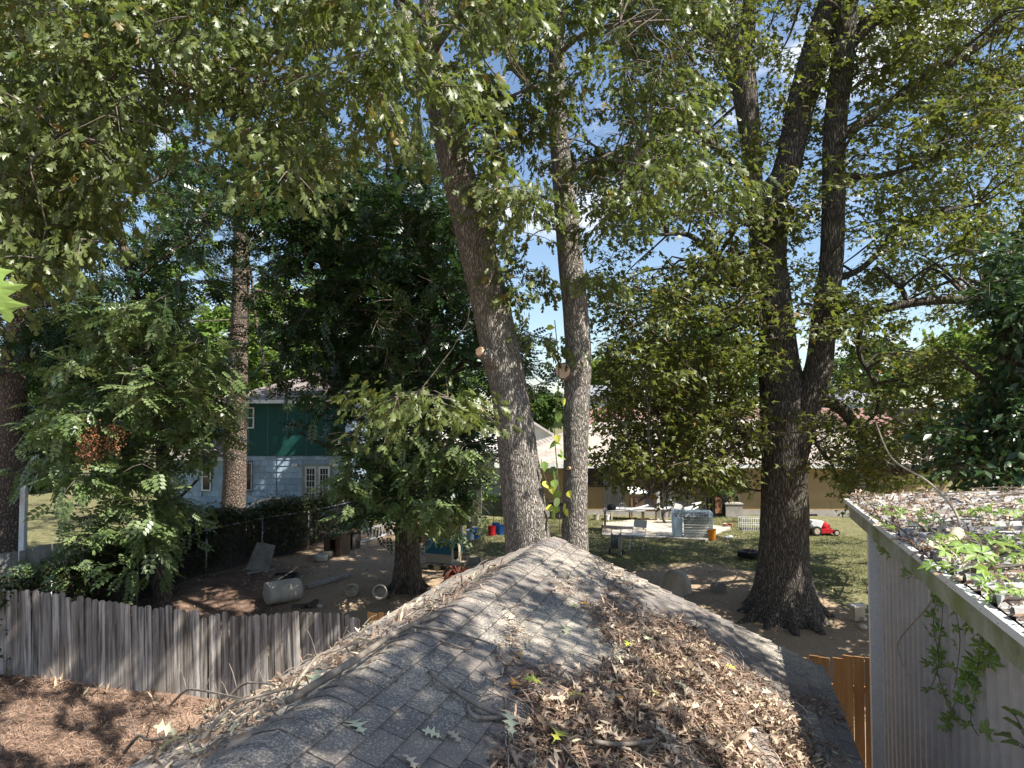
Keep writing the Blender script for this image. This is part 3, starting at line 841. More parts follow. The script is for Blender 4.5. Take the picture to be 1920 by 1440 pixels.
for i, (px, py, kd, sz, lb) in enumerate(singles):
    p = roof_pt(px, py) + nRw*(.02 if not inpoly(np.array([px]), np.array([py]), pile)[0] else .095)
    d, y, z = litter_frames(1, nRw, .18)
    o = link('fallen_leaf', oakleaf('fallen_leaf', lm[kd], sz, random.uniform(.5, 1.4)), None, p, Matrix((Vector(d[0]), Vector(y[0]), Vector(z[0]))).transposed())
    tag(o, lb, 'leaf', 'separate fallen leaves on the near roof')
for px, py, sz, lb in ((582,1318,.17,'large sunlit cream leaf standing up on the roof ridge debris'), (340,1395,.15,'cream leaf near the lower left end of the ridge debris'), (378,1362,.12,'yellowish leaf among twigs on the left ridge slope'),
                       (300,1430,.15,'pale ragged leaf at the very bottom left of the roof'), (690,1190,.10,'small pale leaf on the upper part of the narrow left slope')):
    p = roof_pt(px, py, True) + nLw*.05
    o = link('fallen_leaf', oakleaf('fallen_leaf', lm['pale'], sz, 1.1), None, p, (R(-25)+random.uniform(-.3, .3), R(-30), random.uniform(0, 6)))
    tag(o, lb, 'leaf', 'separate fallen leaves on the near roof')

def stick(path, rad, label, name='fallen_branch', cat='branch', mat=None, side=(), n=7, noise=.12, group=None):
    pts = catmull(path, .05); r = np.linspace(rad[0], rad[1], len(pts))
    c = pts[0].copy()
    mb = MB().tube(pts, list(r), n, True, noise, seed=len(pts))
    for f0, dv, L, rr in side:
        q = pts[int(f0*(len(pts)-1))]; dv = Vector(dv).normalized()
        mb.tube(catmull([q, q+dv*L*.5+Vector((0,0,.02)), q+dv*L], .05), list(np.linspace(rr, rr*.4, len(catmull([q, q+dv*L*.5+Vector((0,0,.02)), q+dv*L], .05)))), 5, True, .1)
    mb.v = [(a-c.x, b-c.y, e-c.z) for a, b, e in mb.v]
    o = link(name, mb.mesh(name, mat or M['stick'], True), None, c)
    return tag(o, label, cat, group)
def rp_(pts, h=.02, left=False): return [roof_pt(x, y, left) + (nLw if left else nRw)*h for x, y in pts]
stick(rp_([(797,1272),(850,1310),(900,1340),(960,1362),(1010,1372),(1060,1368),(1092,1350)], .045), (.012, .022), 'long bent bare branch lying from the bare shingles into the leaf drift', side=((.55, (-.5,.2,.1), .22, .012), (.2, (.3,.6,0), .12, .006)))
stick(rp_([(872,1328),(880,1350),(905,1356),(950,1352)], .03), (.012, .014), 'short forked stick lying against the long bent branch', name='stick', cat='stick')
stick(rp_([(800,1190),(830,1208),(870,1222),(882,1222)], .02), (.010, .004), 'thin dark twig on the sunlit shingles below the ridge', name='stick', cat='stick', side=((.5, (.3,.5,.1), .14, .004),))
stick(rp_([(1100,1420),(1150,1425),(1210,1418)], .10), (.015, .012), 'short stick at the bottom of the leaf drift', name='stick', cat='stick')
stick([roof_pt(x, y)+nRw*h for x, y, h in ((1085,1230,.02),(1115,1250,.06),(1130,1270,.08),(1150,1290,.03))], (.004, .003), 'wiry forked twig standing in the middle of the right slope', name='stick', cat='stick', side=((.45, (.3,.5,.8), .12, .003),))
stick(rp_([(1280,1180),(1330,1215),(1360,1240)], .04), (.004, .003), 'thin straight twig at the upper edge of the drift', name='stick', cat='stick')
stick(rp_([(1452,1300),(1468,1330),(1490,1322),(1512,1342)], .03), (.006, .004), 'pale hooked twig at the shade line on the right slope', name='stick', cat='stick', mat=M['stick_pale'])
rl = [OW+uy*(y)+Vector((0,0,.035)) for y in (-5.4, -4.8, -4.2, -3.7)]
stick([rl[0]-ux*.10, rl[1]-ux*.05+Vector((0,0,.02)), rl[2]-ux*.08, rl[3]+ux*.02], (.022, .018), 'long dark limb lying along the ridge line among the debris', side=((.8, (1,.25,-.3), .55, .012),))
for a_, b_, lb in (((320,1330),(470,1235),'arching forked twig standing above the left ridge slope'), ((235,1420),(350,1360),'dark bent twig at the lower left end of the ridge'), ((420,1330),(520,1260),'pale crooked twig lying across the left slope debris'),
                   ((560,1290),(690,1210),'pale twig with side shoots on the left slope'), ((380,1400),(560,1300),'thick weathered stick under the cream leaves on the left slope')):
    A = roof_pt(*a_, True); B = roof_pt(min(b_[0], b_[0]), max(b_[1], 1005+ (1040-b_[0])*.56), True) + nLw*.04; A = A+nLw*.03
    mid = (A+B)/2 + Vector((0,0,.09)) + Vector(rng.normal(size=3))*.03
    stick([A, A.lerp(mid, .5)+Vector((0,.03,.05)), mid, B], (.012, .006), lb, name='stick', cat='stick', side=((.3, (-.4,.3,.8), .18, .005), (.6, (.3,.1,1), .15, .004), (.8, (-.5,.5,.4), .14, .004)))
# many small twigs mixed into the debris
tw_ = MB()
for q in roof_sample(pile, 170):
    q = Vector(q)+nRw*random.uniform(.02, .10); a = random.uniform(0, 2*PI); L = random.uniform(.12, .4)
    dv = (sRw*math.cos(a)+uy*math.sin(a))*L; tw_.tube([q, q+dv*.5+Vector((0,0,.02)), q+dv], [.004, .0035, .002], 4, False)
for q in roof_sample(lp, 110, True):
    q = Vector(q)+nLw*random.uniform(.01, .05); a = random.uniform(0, 2*PI); L = random.uniform(.10, .3)
    dv = (sLw*math.cos(a)*.5+uy*math.sin(a)+Vector((0,0,.15*random.random())))*L; tw_.tube([q, q+dv*.5+Vector((0,0,.02)), q+dv], [.004, .0035, .002], 4, False)
tag(single('twig_litter', tw_, M['stick'], 'countless thin twigs scattered through the debris on the near roof', 'twigs'), kind='stuff')

# ================================================================== METAL SHED ON THE RIGHT
SC = at(1590, 938, 10.0); SA = -math.atan(.301)
shed = thing('metal_shed', 'tall grey ribbed metal shed with white corner trim and debris on its roof, right edge', 'shed', (SC.x, SC.y, 0), SA)
zs = SC.z; SH = .062
def roofz(x): return zs + x*SH
wm = MB(); vs = []; k = 0; y = 0.0; prof = []
while y > -9.4:
    for dy, dx in ((0, 0), (-.09, 0), (-.11, -.06), (-.18, -.06), (-.20, 0)): prof.append((dx, y+dy))
    y -= .25
for dx, yy in prof: vs += [(.40+dx, -.12+yy, -2.2), (.40+dx, -.12+yy, zs-.05)]
wm.add(vs, [(2*i, 2*i+1, 2*i+3, 2*i+2) for i in range(len(prof)-1)])
wm.box((3.73, -.16, (zs-2.2)/2), (6.6, .05, zs+2.2)); wm.box((7.1, -4.7, (zs-2.2)/2), (.05, 9.0, zs+2.3)); wm.box((3.7, -9.4, (zs-2.2)/2), (6.6, .05, zs+2.2))
part('wall', wm, M['shed_wall'], shed)
part('corner_trim', MB().box((.305, -.075, (zs-2.25)/2), (.17, .13, zs+2.1)), M['shed_trim'], shed)
part('fascia_board', MB().box((.035, -4.7, zs-.13), (.03, 9.5, .2)), M['shed_fascia'], shed)
part('soffit', MB().box((.21, -4.7, zs-.20), (.30, 9.4, .02)), M['shed_fascia'], shed)
part('gutter_edge', MB().box((-.01, -4.7, zs-.012), (.055, 9.6, .05)), M['shed_trim'], shed)
rf = MB(); pr = []
y = .06
while y > -9.5:
    for dy, dz in ((0, 0), (-.12, 0), (-.15, .06), (-.20, .06), (-.23, 0)): pr.append((y+dy, dz))
    y -= .30
vs = []
for yy, dz in pr: vs += [(.03, yy, roofz(.03)+dz+.015), (7.2, yy, roofz(7.2)+dz+.015)]
rf.add(vs, [(2*i, 2*i+1, 2*i+3, 2*i+2) for i in range(len(pr)-1)])
part('roof_panel', rf, M['shed_roof'], shed)
Rs = rotz(SA)
def sw(x, y, z): return Rs @ Vector((x, y, z)) + Vector((SC.x, SC.y, 0))
def shed_pts(n, xr, yr, h):
    x = rng.uniform(*xr, n); y = rng.uniform(*yr, n)
    return np.array([tuple(sw(a, b, roofz(a)+.02+rng.uniform(*h))) for a, b in zip(x, y)])
P = shed_pts(13000, (.0, 5.5), (-6.5, .05), (.0, .06))
nzv = vnoise(P*np.array([1.4, 1.4, 0])+5, 4) ; P = P[nzv > -.22]
P = np.concatenate([P, shed_pts(900, (-.02, .35), (-7, .05), (.0, .05))])
fr = litter_frames(len(P), (0,0,1), .45); k = rng.random(len(P)) < .8
litter('leaf_litter', P[k], .075, 'curl', M['litter_red'], [q[k] for q in fr], label='brown leaf litter and bark covering the metal shed roof', cat='leaf litter')
litter('leaf_litter', P[~k], .12, 'lobedead', M['litter'], [q[~k] for q in fr], label='pale dead leaves scattered over the metal shed roof', cat='leaf litter')
tw_ = MB()
for q in shed_pts(330, (0, 5), (-6, 0), (.02, .10)):
    q = Vector(q); a = random.gauss(0, .8); L = random.uniform(.2, .9)
    dv = Vector((math.cos(a), math.sin(a), random.uniform(-.05, .12)))*L; tw_.tube([q, q+dv*.5+Vector((0,0,.03)), q+dv], [.010*random.uniform(.5, 1.4), .007, .003], 5, False)
tag(single('twig_litter', tw_, M['stick'], 'fallen twigs and small branches lying across the shed roof', 'twigs'), kind='stuff')
def shed_pt(px, py, h=0):
    d = ray(px, py); c = Vector((0,0,CAMZ)); n = Rs @ Vector((-SH, 0, 1)); o = sw(0, 0, zs+.02+h)
    return c + d*((o-c).dot(n)/d.dot(n))
def wall_pt(px, py, off=.04):
    d = ray(px, py); c = Vector((0,0,CAMZ)); n = Rs @ Vector((-1, 0, 0)); o = sw(.37-off, 0, 0)
    return c + d*((o-c).dot(n)/d.dot(n))
stick([shed_pt(1768,1042,.04), shed_pt(1782,1020,.08), shed_pt(1796,1000,.12)], (.045, .055), 'pale mossy log stub with a broken orange end on the shed roof', name='log_stub', cat='log', mat=M['stick_pale'], n=10, noise=.25)
b0 = shed_pt(1800,1000,.05)
stick([b0, b0+Vector((.02,.1,.18)), b0+Vector((-.10,.3,.42)), b0+Vector((-.32,.5,.62)), b0+Vector((-.42,.6,.95))], (.013, .005), 'tall pale crooked branch rising from the shed roof beside the log stub', mat=M['stick_pale'])
for q, lb in (([(1752,990),(1735,965),(1700,955),(1660,945)], 'pale forked twig left of the log stub on the shed roof'), ([(1655,978),(1640,955),(1632,945),(1650,950)], 'thin curved twig near the far left corner of the shed roof'), ([(1700,1000),(1680,985),(1660,975)], 'short grey twig on the shed roof above the mossy fascia'),
              ([(1800,1075),(1850,1060),(1900,1065)], 'straight grey stick lying across the shed roof ribs'), ([(1690,1010),(1740,985),(1790,968),(1850,972)], 'long weathered branch lying across the far part of the shed roof')):
    pts = [shed_pt(x, y, .05+.03*i) for i, (x, y) in enumerate(q)]
    stick(pts, (.013, .005), lb, name='stick', cat='stick', mat=M['stick_pale'] if 'pale' in lb else M['stick'], side=((.5, (-.2,.1,.9), .2, .005),))
b1 = wall_pt(1766, 1108, .02)
stick([shed_pt(1800,1085,.03), b1+Vector((-.01,0,.05)), wall_pt(1738,1140,.08), wall_pt(1710,1170,.12), wall_pt(1684,1205,.12), wall_pt(1688,1235,.10), wall_pt(1705,1268,.10)], (.015, .006), 'peeled pale branch hanging down over the ribbed shed wall', mat=M['stick_pale'])
stick([shed_pt(1790,1082,.03), wall_pt(1745,1078,.05), wall_pt(1705,1080,.12), wall_pt(1690,1090,.14), wall_pt(1700,1108,.14)], (.010, .004), 'shorter pale twig hooked over the mossy fascia of the shed', mat=M['stick_pale'])
# ------------------------------------------------------------------ creeper on the shed
vine = thing('creeper_vine', 'bright green five leaflet creeper spreading over the shed roof edge and trailing down its wall', 'vine', (SC.x, SC.y-3, 0))
def creeper_leaf(s):
    mb = MB()
    for a in (-100, -52, 0, 52, 100):
        c, sn = math.cos(R(a)), math.sin(R(a)); L = s*(1-.25*abs(a)/100)
        pt = lambda x, y, z: (x*c-y*sn, x*sn+y*c, z)
        mb.add([(0,0,0), pt(L*.55,L*.20,.05*L), pt(L,0,-.12*L), pt(L*.55,-L*.20,.05*L), pt(L*.5,0,.0)], [(0,4,1),(1,4,2),(2,4,3),(3,4,0)])
    return mb.mesh('leaf', M['leaf_vine'])
cl = [creeper_leaf(.105), creeper_leaf(.075), creeper_leaf(.13)]
vp = []
for i in range(165):
    x = rng.uniform(-.08, 1.5)**1.0; y = rng.uniform(-6.0, -4.3)
    if rng.random() < .2: y = rng.uniform(-3.7, -2.2)
    vp.append((sw(x, y, roofz(x)+rng.uniform(.05, .22)), 'top'))
strands = [[(1770,1100),(1765,1180),(1755,1240),(1770,1300),(1790,1350)], [(1790,1130),(1800,1200),(1790,1290)], [(1870,1180),(1850,1230),(1815,1270),(1790,1320),(1775,1370)], [(1760,1110),(1750,1170),(1760,1240),(1745,1290)], [(1850,1160),(1840,1210),(1835,1240)], [(1840,1170),(1830,1290),(1820,1350),(1835,1380)], [(1640,945),(1655,990),(1640,1010),(1665,1040)], [(1780,1060),(1740,1065),(1700,1085)]]
st = MB()
for s_ in strands:
    pts = [wall_pt(x, y, random.uniform(.03, .12)) for x, y in s_]; pts = catmull([pts[0]+Vector((.03,0,.06))]+pts, .06)
    st.tube(pts, .0035, 4, False)
    for q in pts[::2]:
        if rng.random() < .9: vp.append((q+Vector((-.02, -.02, 0))+Vector(rng.normal(size=3))*.025, 'side'))
for i in range(14):
    y = rng.uniform(-6.2, -3.6); st.tube(catmull([sw(1.4, y, roofz(1.4)+.06), sw(.8, y-.2, roofz(.8)+.12), sw(.3, y+.1, roofz(.3)+.08), sw(-.04, y, zs-.02)], .1), .004, 4, False)
part('stem', st, M['stick'], vine, True)
for q, md in vp[:296]:
    o = link('leaf', cl[int(rng.integers(0, 3))], vine, q-vine.location, (rng.normal(0, .4)+(R(0) if md == 'top' else R(35)), rng.normal(0, .4)-(R(0) if md == 'top' else R(35)), rng.uniform(0, 6.28)))
# broad leaf sprig at the lower right corner
sg = thing('leaf_sprig', 'broad leaved sprig at the lower right corner in front of the shed wall', 'plant', wall_pt(1945, 1440, .25))
g0 = sg.location.copy(); stm = MB()
for px, py, sz in ((1905,1345,.10),(1915,1370,.12),(1898,1385,.12),(1912,1400,.11),(1925,1350,.10)):
    q = wall_pt(px, py, .3); stm.tube([Vector((0,0,0)), (q-g0)*.6+Vector((0,0,.03)), q-g0], .004, 4)
    o = link('leaf', oakleaf('leaf', M['leaf_light'], sz, .6) if False else MB().add([(0,0,0),(.3*sz,.28*sz,.02),(.7*sz,.25*sz,.01),(sz,0,-.02),(.7*sz,-.25*sz,.01),(.3*sz,-.28*sz,.02),(.5*sz,0,-.005)], [(0,6,1),(1,6,2),(2,6,3),(3,6,4),(4,6,5),(5,6,0)]).mesh('leaf', M['leaf_light']), sg, q-g0, (R(30), R(-20), rng.uniform(1.5, 4)))
part('stem', stm, M['stick'], sg)

# ================================================================== GREY PICKET FENCE (near left) and CEDAR FENCE
def picket_mesh(name, w, h, mat, dog=True):
    mb = MB(); t = .018; c = w*.28
    P = [(-w/2,0,0),(w/2,0,0),(w/2,0,h-c*(1 if dog else 0)),(w/2-c,0,h),(-w/2+c,0,h),(-w/2,0,h-c)] if dog else [(-w/2,0,0),(w/2,0,0),(w/2,0,h),(-w/2,0,h)]
    return mb.prism(P, (0, t, 0), (0, -t/2, 0)).mesh(name, mat)
def picket_fence(name, label, line, hgt, pm_, w, mat, lean=.0, jit=.03, skip=(), short=(), rails=True, base=.04, cap=300, group=None):
    """line: list of (x, y) world points"""
    o0 = gp(*line[0]); t = thing(name, label, 'fence', o0, 0, group)
    rl_ = MB(); n = 0; j = MB()
    for (x1, y1), (x2, y2) in zip(line[:-1], line[1:]):
        L = math.hypot(x2-x1, y2-y1); a = math.atan2(y2-y1, x2-x1); k = 0; d = w/2
        while d < L:
            x = x1+(x2-x1)*d/L; y = y1+(y2-y1)*d/L; z = float(zg(x, y))
            wob = .02*math.sin(d*1.7)+.012*math.sin(d*5.1)
            if n not in skip:
                me = pm_[random.randrange(len(pm_))]
                o = link('picket', me, t, (x-o0.x - math.sin(a)*wob, y-o0.y+math.cos(a)*wob, z-base+random.uniform(-jit, jit)-o0.z), (random.uniform(-.01,.01), lean+random.uniform(-.016, .016), a+random.uniform(-.05,.05)))
                if n in short: o.scale = (1, 1, .94)
            d += w+.0+random.uniform(0, .005); n += 1
        ofs = Vector((-math.sin(a), math.cos(a), 0))*.05
        m = max(1, int(L/2.4))
        for i in range(m):
            A = (x1+(x2-x1)*i/m, y1+(y2-y1)*i/m); B = (x1+(x2-x1)*(i+1)/m, y1+(y2-y1)*(i+1)/m)
            for hz in (.35, hgt-.35):
                part('rail', MB().bar(gp(*A, hz)+ofs-o0, gp(*B, hz)+ofs-o0, .04, .09), mat, t)
            part('post', MB().box(gp(*A)+ofs*2.2-o0+Vector((0,0,hgt/2-.1)), (.09, .09, hgt-.1)), mat, t)
    return t
gm_ = [picket_mesh('picket', .138, h_, M['fence_grey']) for h_ in (1.83, 1.86, 1.80, 1.84)]
picket_fence('picket_fence', 'long weathered grey dog eared picket fence running across the left foreground', [(-17.5, 15.7), (-11.0, 16.0), (-6.4, 16.05), (-3.6, 15.9), (-3.05, 15.62)], 1.83, gm_, .14, M['fence_grey'], lean=-.03, jit=.02, short=(57, 58, 77))
cm_ = [picket_mesh('picket', .138, h_, M['cedar'], False) for h_ in (2.06, 2.08, 2.05)]
picket_fence('cedar_fence', 'newer orange brown cedar fence behind the near roof, seen between it and the shed', [(-2.98, 15.55), (6.6, 10.2)], 1.95, cm_, .14, M['cedar'], jit=.015)

# ================================================================== VINE FENCE at the back left
FA, FB_ = Vector((-11.3, 14.9, 0)), Vector((-5.3, 30.3, 0))
fd = (FB_-FA); FL = fd.length; fd.normalize(); fn = Vector((fd.y, -fd.x, 0))   # fn points to the yard
clf = thing('chain_link_fence', 'rusty chain link fence on grey posts along the left side of the dirt yard', 'fence', gp(FA.x, FA.y))
o0 = clf.location; npost = 7; 
for i in range(npost+1):
    q = FA + fd*(FL*i/npost); q = gp(q.x, q.y); part('post', MB().tube([q-o0, q-o0+Vector((0,0,1.42))], .028, 8).lathe([(.035,0),(.035,.03),(.01,.05)], q-o0+Vector((0,0,1.42)), 8), M['galv'], clf, smooth=True)
for i in range(npost):
    a = FA+fd*(FL*i/npost); b = FA+fd*(FL*(i+1)/npost)
    part('top_rail', MB().tube([gp(a.x, a.y, 1.38)-o0, gp(b.x, b.y, 1.38)-o0], .02, 8), M['galv'], clf)
wr = MB(); step = .11
V_ = []; 
for i in range(int(FL/step)):
    for s_ in (1, -1):
        a = FA+fd*(i*step); b = a+fd*(s_*1.32)
        if not 0 <= (b-FA).dot(fd) <= FL: continue
        A = gp(a.x, a.y, .04)-o0; B = gp(b.x, b.y, 1.36)-o0
        wr.bar(A, B, .005)
part('wire_mesh', wr, M['wire'], clf, kind='stuff')
dkm = [picket_mesh('picket', .14, h_, M['fence_dark'], False) for h_ in (1.62, 1.66, 1.58)]
A2 = FA-fn*.35; B2 = FB_-fn*.35
picket_fence('board_fence', 'dark old board fence behind the chain link, half hidden by vines', [(A2.x, A2.y), (B2.x, B2.y)], 1.6, dkm, .145, M['fence_dark'], jit=.03)
ivy = thing('ivy_mat', 'dark tangled vine growing thick over the top of the back left fence', 'vine', gp(FA.x, FA.y))
n = 25000; t_ = rng.uniform(0, FL, n)*1.0; hh = 1.62+rng.normal(0, .14, n)+.10*np.sin(t_*1.9); low_ = rng.random(n) < .55; hh[low_] = rng.uniform(.25, 1.6, low_.sum())
sel = ~(low_ & (vnoise(np.stack([t_*1.3, hh*1.5, t_*0], 1), 9) < -.25))
t_, hh = t_[sel], hh[sel]
P = np.array(FA)[None]+np.array(fd)[None]*t_[:, None] + np.array(fn)[None]*rng.normal(-.12, .15, len(t_))[:, None]
P[:, 2] = zg(P[:, 0], P[:, 1])+hh
V, F, T, _ = place_leaves(P, .12*rng.uniform(.6, 1.3, len(P)), 'maple', .3, 1.2)
o = link('foliage', npmesh('foliage', V-np.array(ivy.location), F, M['leaf_ivy'], T), ivy); o['kind'] = 'stuff'
# short piece of grey fence and white post beyond it at far left
gq = [picket_mesh('picket', .14, 1.5, M['grey_wood'], False)]
g1 = at(-60, 1045, 18.2); g2 = at(118, 1040, 19.6)
picket_fence('board_fence', 'short stretch of pale grey board fence at the far left beside the white post', [(g1.x, g1.y), (g2.x, g2.y)], 1.5, gq, .145, M['grey_wood'], base=.0, jit=.01)
q = at(42, 1040, 20.0); single('white_post', MB().box((0,0,1.35), (.14,.14,2.9)).prism([(-.07,-.07,2.8),(.07,-.07,2.8),(0,-.07,2.9)], (0,.14,0)), M['trim_white'], 'tall square white post beside the trunk of the far left pine', 'post', gp(q.x, q.y))

# ================================================================== HOUSES
def window_part(parent, x0, x1, z0, z1, y, nx=1, nz=2, fm=None, ft=.06, pane=True, name='window'):
    """window facing -y in the parent's space"""
    fm = fm or M['trim_white']; mb = MB(); cx, cz = (x0+x1)/2, (z0+z1)/2
    mb.box((cx, y-.03, z1), (x1-x0+ft*2, .08, ft)); mb.box((cx, y-.03, z0), (x1-x0+ft*2, .10, ft))
    for x in (x0-ft/2, x1+ft/2): mb.box((x, y-.028, cz), (ft, .076, z1-z0-ft))
    w = tag(link(name, mb.mesh(name, fm), parent))
    part('pane', MB().box((cx, y+.01, cz), (x1-x0, .012, z1-z0-ft)), M['glass'], w)
    s = MB()
    for i in range(1, nz): s.box((cx, y-.015, z0+(z1-z0)*i/nz), (x1-x0, .03, .045))
    for i in range(1, nx): s.box((x0+(x1-x0)*i/nx, y-.012, cz), (.035, .026, z1-z0-ft))
    if s.n: part('sash', s, fm, w)
    return w
def bars_part(parent, x0, x1, z0, z1, y, n, mat=None, name='security_bars'):
    mb = MB(); mat = mat or M['black_metal']
    for z in (z0, z1, (z0+z1)/2): mb.bar((x0, y, z), (x1, y, z), .025)
    for i in range(n+1): x = x0+(x1-x0)*i/n; mb.bar((x, y-.012, z0), (x, y-.012, z1), .016)
    return part(name, mb, mat, parent)
def hip_roof(x0, x1, y0, y1, ze, rx0, rx1, ry, zr, t=.14):
    mb = MB()
    B = [(x0,y0,ze),(x1,y0,ze),(x1,y1,ze),(x0,y1,ze)]; T = [(rx0,ry,zr),(rx1,ry,zr)]
    mb.add(B+T, [(0,1,5,4),(2,3,4,5),(3,0,4),(1,2,5)])
    return mb
def eave_trim(x0, x1, y0, y1, ze, h=.16):
    mb = MB(); w = .03
    mb.box(((x0+x1)/2, y0+w/2, ze-h/2), (x1-x0, w, h)); mb.box(((x0+x1)/2, y1-w/2, ze-h/2), (x1-x0, w, h))
    mb.box((x0+w/2, (y0+y1)/2, ze-h/2), (w, y1-y0-2*w, h)); mb.box((x1-w/2, (y0+y1)/2, ze-h/2), (w, y1-y0-2*w, h))
    mb.box(((x0+x1)/2, (y0+y1)/2, ze-h+.02), (x1-x0-2*w, y1-y0-2*w, .02))
    return mb
# ---- blue and green two storey house
HY = 37.0
def hx(px, Y=HY): return (px-960)/1400*Y*1.003
def hz(py, Y=HY, px=960): return at(px, py, Y).z
zb = .0; zsplit = hz(853); zeave = hz(750)
X0, X1 = hx(432), hx(649)
bh = thing('blue_house', 'two storey house with green upper boards over pale blue shingle siding, behind the pine', 'house', (X0, HY, 0))
Wb = X1-X0
part('wall', MB().box((Wb/2, 4.5, (zsplit)/2), (Wb, 8.98, zsplit)).box((Wb/2, 4.48, (zsplit+zeave)/2), (Wb+.02, 9.0, zeave-zsplit)), M['blue_shake'], bh)
wx0, wx1 = hx(462)-X0, hx(481)-X0
lwx0, lwx1 = hx(455)-X0, hx(475)-X0
dx0, dx1 = hx(573)-X0, hx(623)-X0
# individually laid shakes on the ground floor
shk = {}
def shake(w, h):
    key = round(w, 2), round(h, 2)
    if key not in shk: shk[key] = MB().add([(-w/2,-.012,h),( w/2,-.012,h),(w/2,-.045,0),(-w/2,-.045,0),(-w/2,0,h),(w/2,0,h),(w/2,0,0),(-w/2,0,0)], [(3,2,1,0),(0,1,5,4),(2,3,7,6),(1,2,6,5),(3,0,4,7)]).mesh('siding_shingle', M['blue_shake'])
    return shk[key]
def holes(x, z, hs): return any(a < x < b and c < z < d for a, b, c, d in hs)
def shakes(parent, xa, xb, za, zbm, y, hs):
    ch = .30; k = 0; z = za
    while z < zbm-.05:
        h = min(ch, zbm-z); x = xa+(-.3 if k % 2 else 0)
        while x < xb:
            a = max(x, xa); b = min(x+.61, xb)
            if b-a > .08 and not any(b > p and a < q and z+h > r_ and z < s_ for p, q, r_, s_ in hs):
                link('siding_shingle', shake(b-a-.006, h), parent, ((a+b)/2, -.002, z))
            elif b-a > .08:
                # cut the shingle round the opening
                for p, q, r_, s_ in hs:
                    if b > p and a < q and z+h > r_ and z < s_:
                        if a < p-.05: link('siding_shingle', shake(p-a-.006, h), parent, ((a+p)/2, -.002, z))
                        if b > q+.05: link('siding_shingle', shake(b-q-.006, h), parent, ((b+q)/2, -.002, z))
            x += .61
        z += ch; k += 1
zw0, zw1 = hz(919), hz(868); zd1 = hz(874)
shakes(bh, 0, Wb, .05, zsplit-.05, 0, [(lwx0-.06, lwx1+.06, zw0-.05, zw1+.05), (dx0-.1, dx1+.1, -.2, zd1+.08)])
# green board panels with grooves between them
pw = Wb/6
uw0, uw1, uz0, uz1 = hx(440)-X0, hx(477)-X0, hz(802), hz(765)
for i in range(6):
    xa, xb = i*pw, (i+1)*pw
    if xb < uw1+.1:
        part('wall_panel', MB().box(((xa+xb)/2, -.02, (zsplit+.03+uz0-.09)/2), (pw-.025, .03, uz0-.09-zsplit-.03)), M['green_panel'], bh)
        part('wall_panel', MB().box(((xa+xb)/2, -.02, (uz1+.09+zeave-.1)/2), (pw-.025, .03, zeave-.1-uz1-.09)), M['green_panel'], bh)
    else: part('wall_panel', MB().box(((xa+xb)/2, -.02, (zsplit+zeave)/2-.04), (pw-.025, .03, zeave-zsplit-.12)), M['green_panel'], bh)
part('wall_panel', MB().box((Wb/2, -.004, (zsplit+zeave)/2), (Wb, .004, zeave-zsplit)), M['green_panel'], bh)
part('trim_strip', MB().box((Wb/2, -.045, zsplit-.01), (Wb+.1, .06, .05)), M['green_panel'], bh)
window_part(bh, uw0, uw1, uz0, uz1, -.03, 2, 2)
window_part(bh, lwx0, lwx1, zw0, zw1, -.03, 1, 2); bars_part(bh, lwx0-.08, lwx1+.1, zw0-.05, zw1+.08, -.14, 7)
# french doors
for k in range(2):
    a = dx0+.02+(dx1-dx0)/2*k; b = a+(dx1-dx0)/2-.04; dm = MB()
    dm.box(((a+b)/2, -.03, .25), (b-a, .05, .5)); dm.box(((a+b)/2, -.03, zd1-.06), (b-a, .05, .12))
    for x in (a+.06, b-.06): dm.box((x, -.03, (zd1+.5)/2-.06), (.12, .05, zd1-.62))
    dr = part('door', dm, M['trim_white'], bh)
    part('pane', MB().box(((a+b)/2, -.02, (zd1+.38)/2), (b-a-.24, .01, zd1-.6)), M['glass'], dr)
    mm = MB()
    for i in range(1, 5): mm.box(((a+b)/2, -.035, .5+(zd1-.62)*i/5), (b-a-.24, .02, .025))
    for i in range(1, 3): mm.box((a+.12+(b-a-.24)*i/3, -.036, (zd1+.38)/2), (.02, .02, zd1-.62))
    part('muntin', mm, M['trim_white'], dr)
    part('security_bars', MB().bar((a, -.10, .95), (b, -.10, .95), .03).bar((a, -.10, 1.05), (b, -.10, 1.05), .02).bar((a, -.1, .1), (a, -.1, zd1), .03).bar((b, -.1, .1), (b, -.1, zd1), .03), M['galv'], dr)
part('door_frame', MB().box((dx0-.05, -.04, zd1/2), (.08, .08, zd1)).box((dx1+.05, -.04, zd1/2), (.08, .08, zd1)).box(((dx0+dx1)/2, -.04, zd1+.05), (dx1-dx0+.2, .08, .09)), M['steel_panel'], bh)
for px in (557, 633):
    x = hx(px)-X0; z = hz(871); lf = MB().box((x, -.05, z), (.10, .10, .10)).lathe([(.03,0),(.07,.10),(.075,.14),(0,.15)], (x-.08, -.12, z+.03), 8, rotx(R(120))).lathe([(.03,0),(.07,.10),(.075,.14),(0,.15)], (x+.08, -.12, z+.03), 8, rotx(R(120)))
    part('flood_light', lf, M['trim_white'], bh)
part('cable', MB().tube([(hx(522)-X0, -.05, 0), (hx(522)-X0+.02, -.05, zsplit)], .012, 5), M['black_plastic'], bh)
rz_ = hz(700, 41.5)
part('roof', hip_roof(-.5, Wb+.6, -.55, 9.5, zeave, 3.0, Wb-2.5, 4.5, rz_), M['roof_brown'], bh)
part('eave_trim', eave_trim(-.5, Wb+.6, -.55, 9.5, zeave-.004, .17), M['trim_white'], bh)
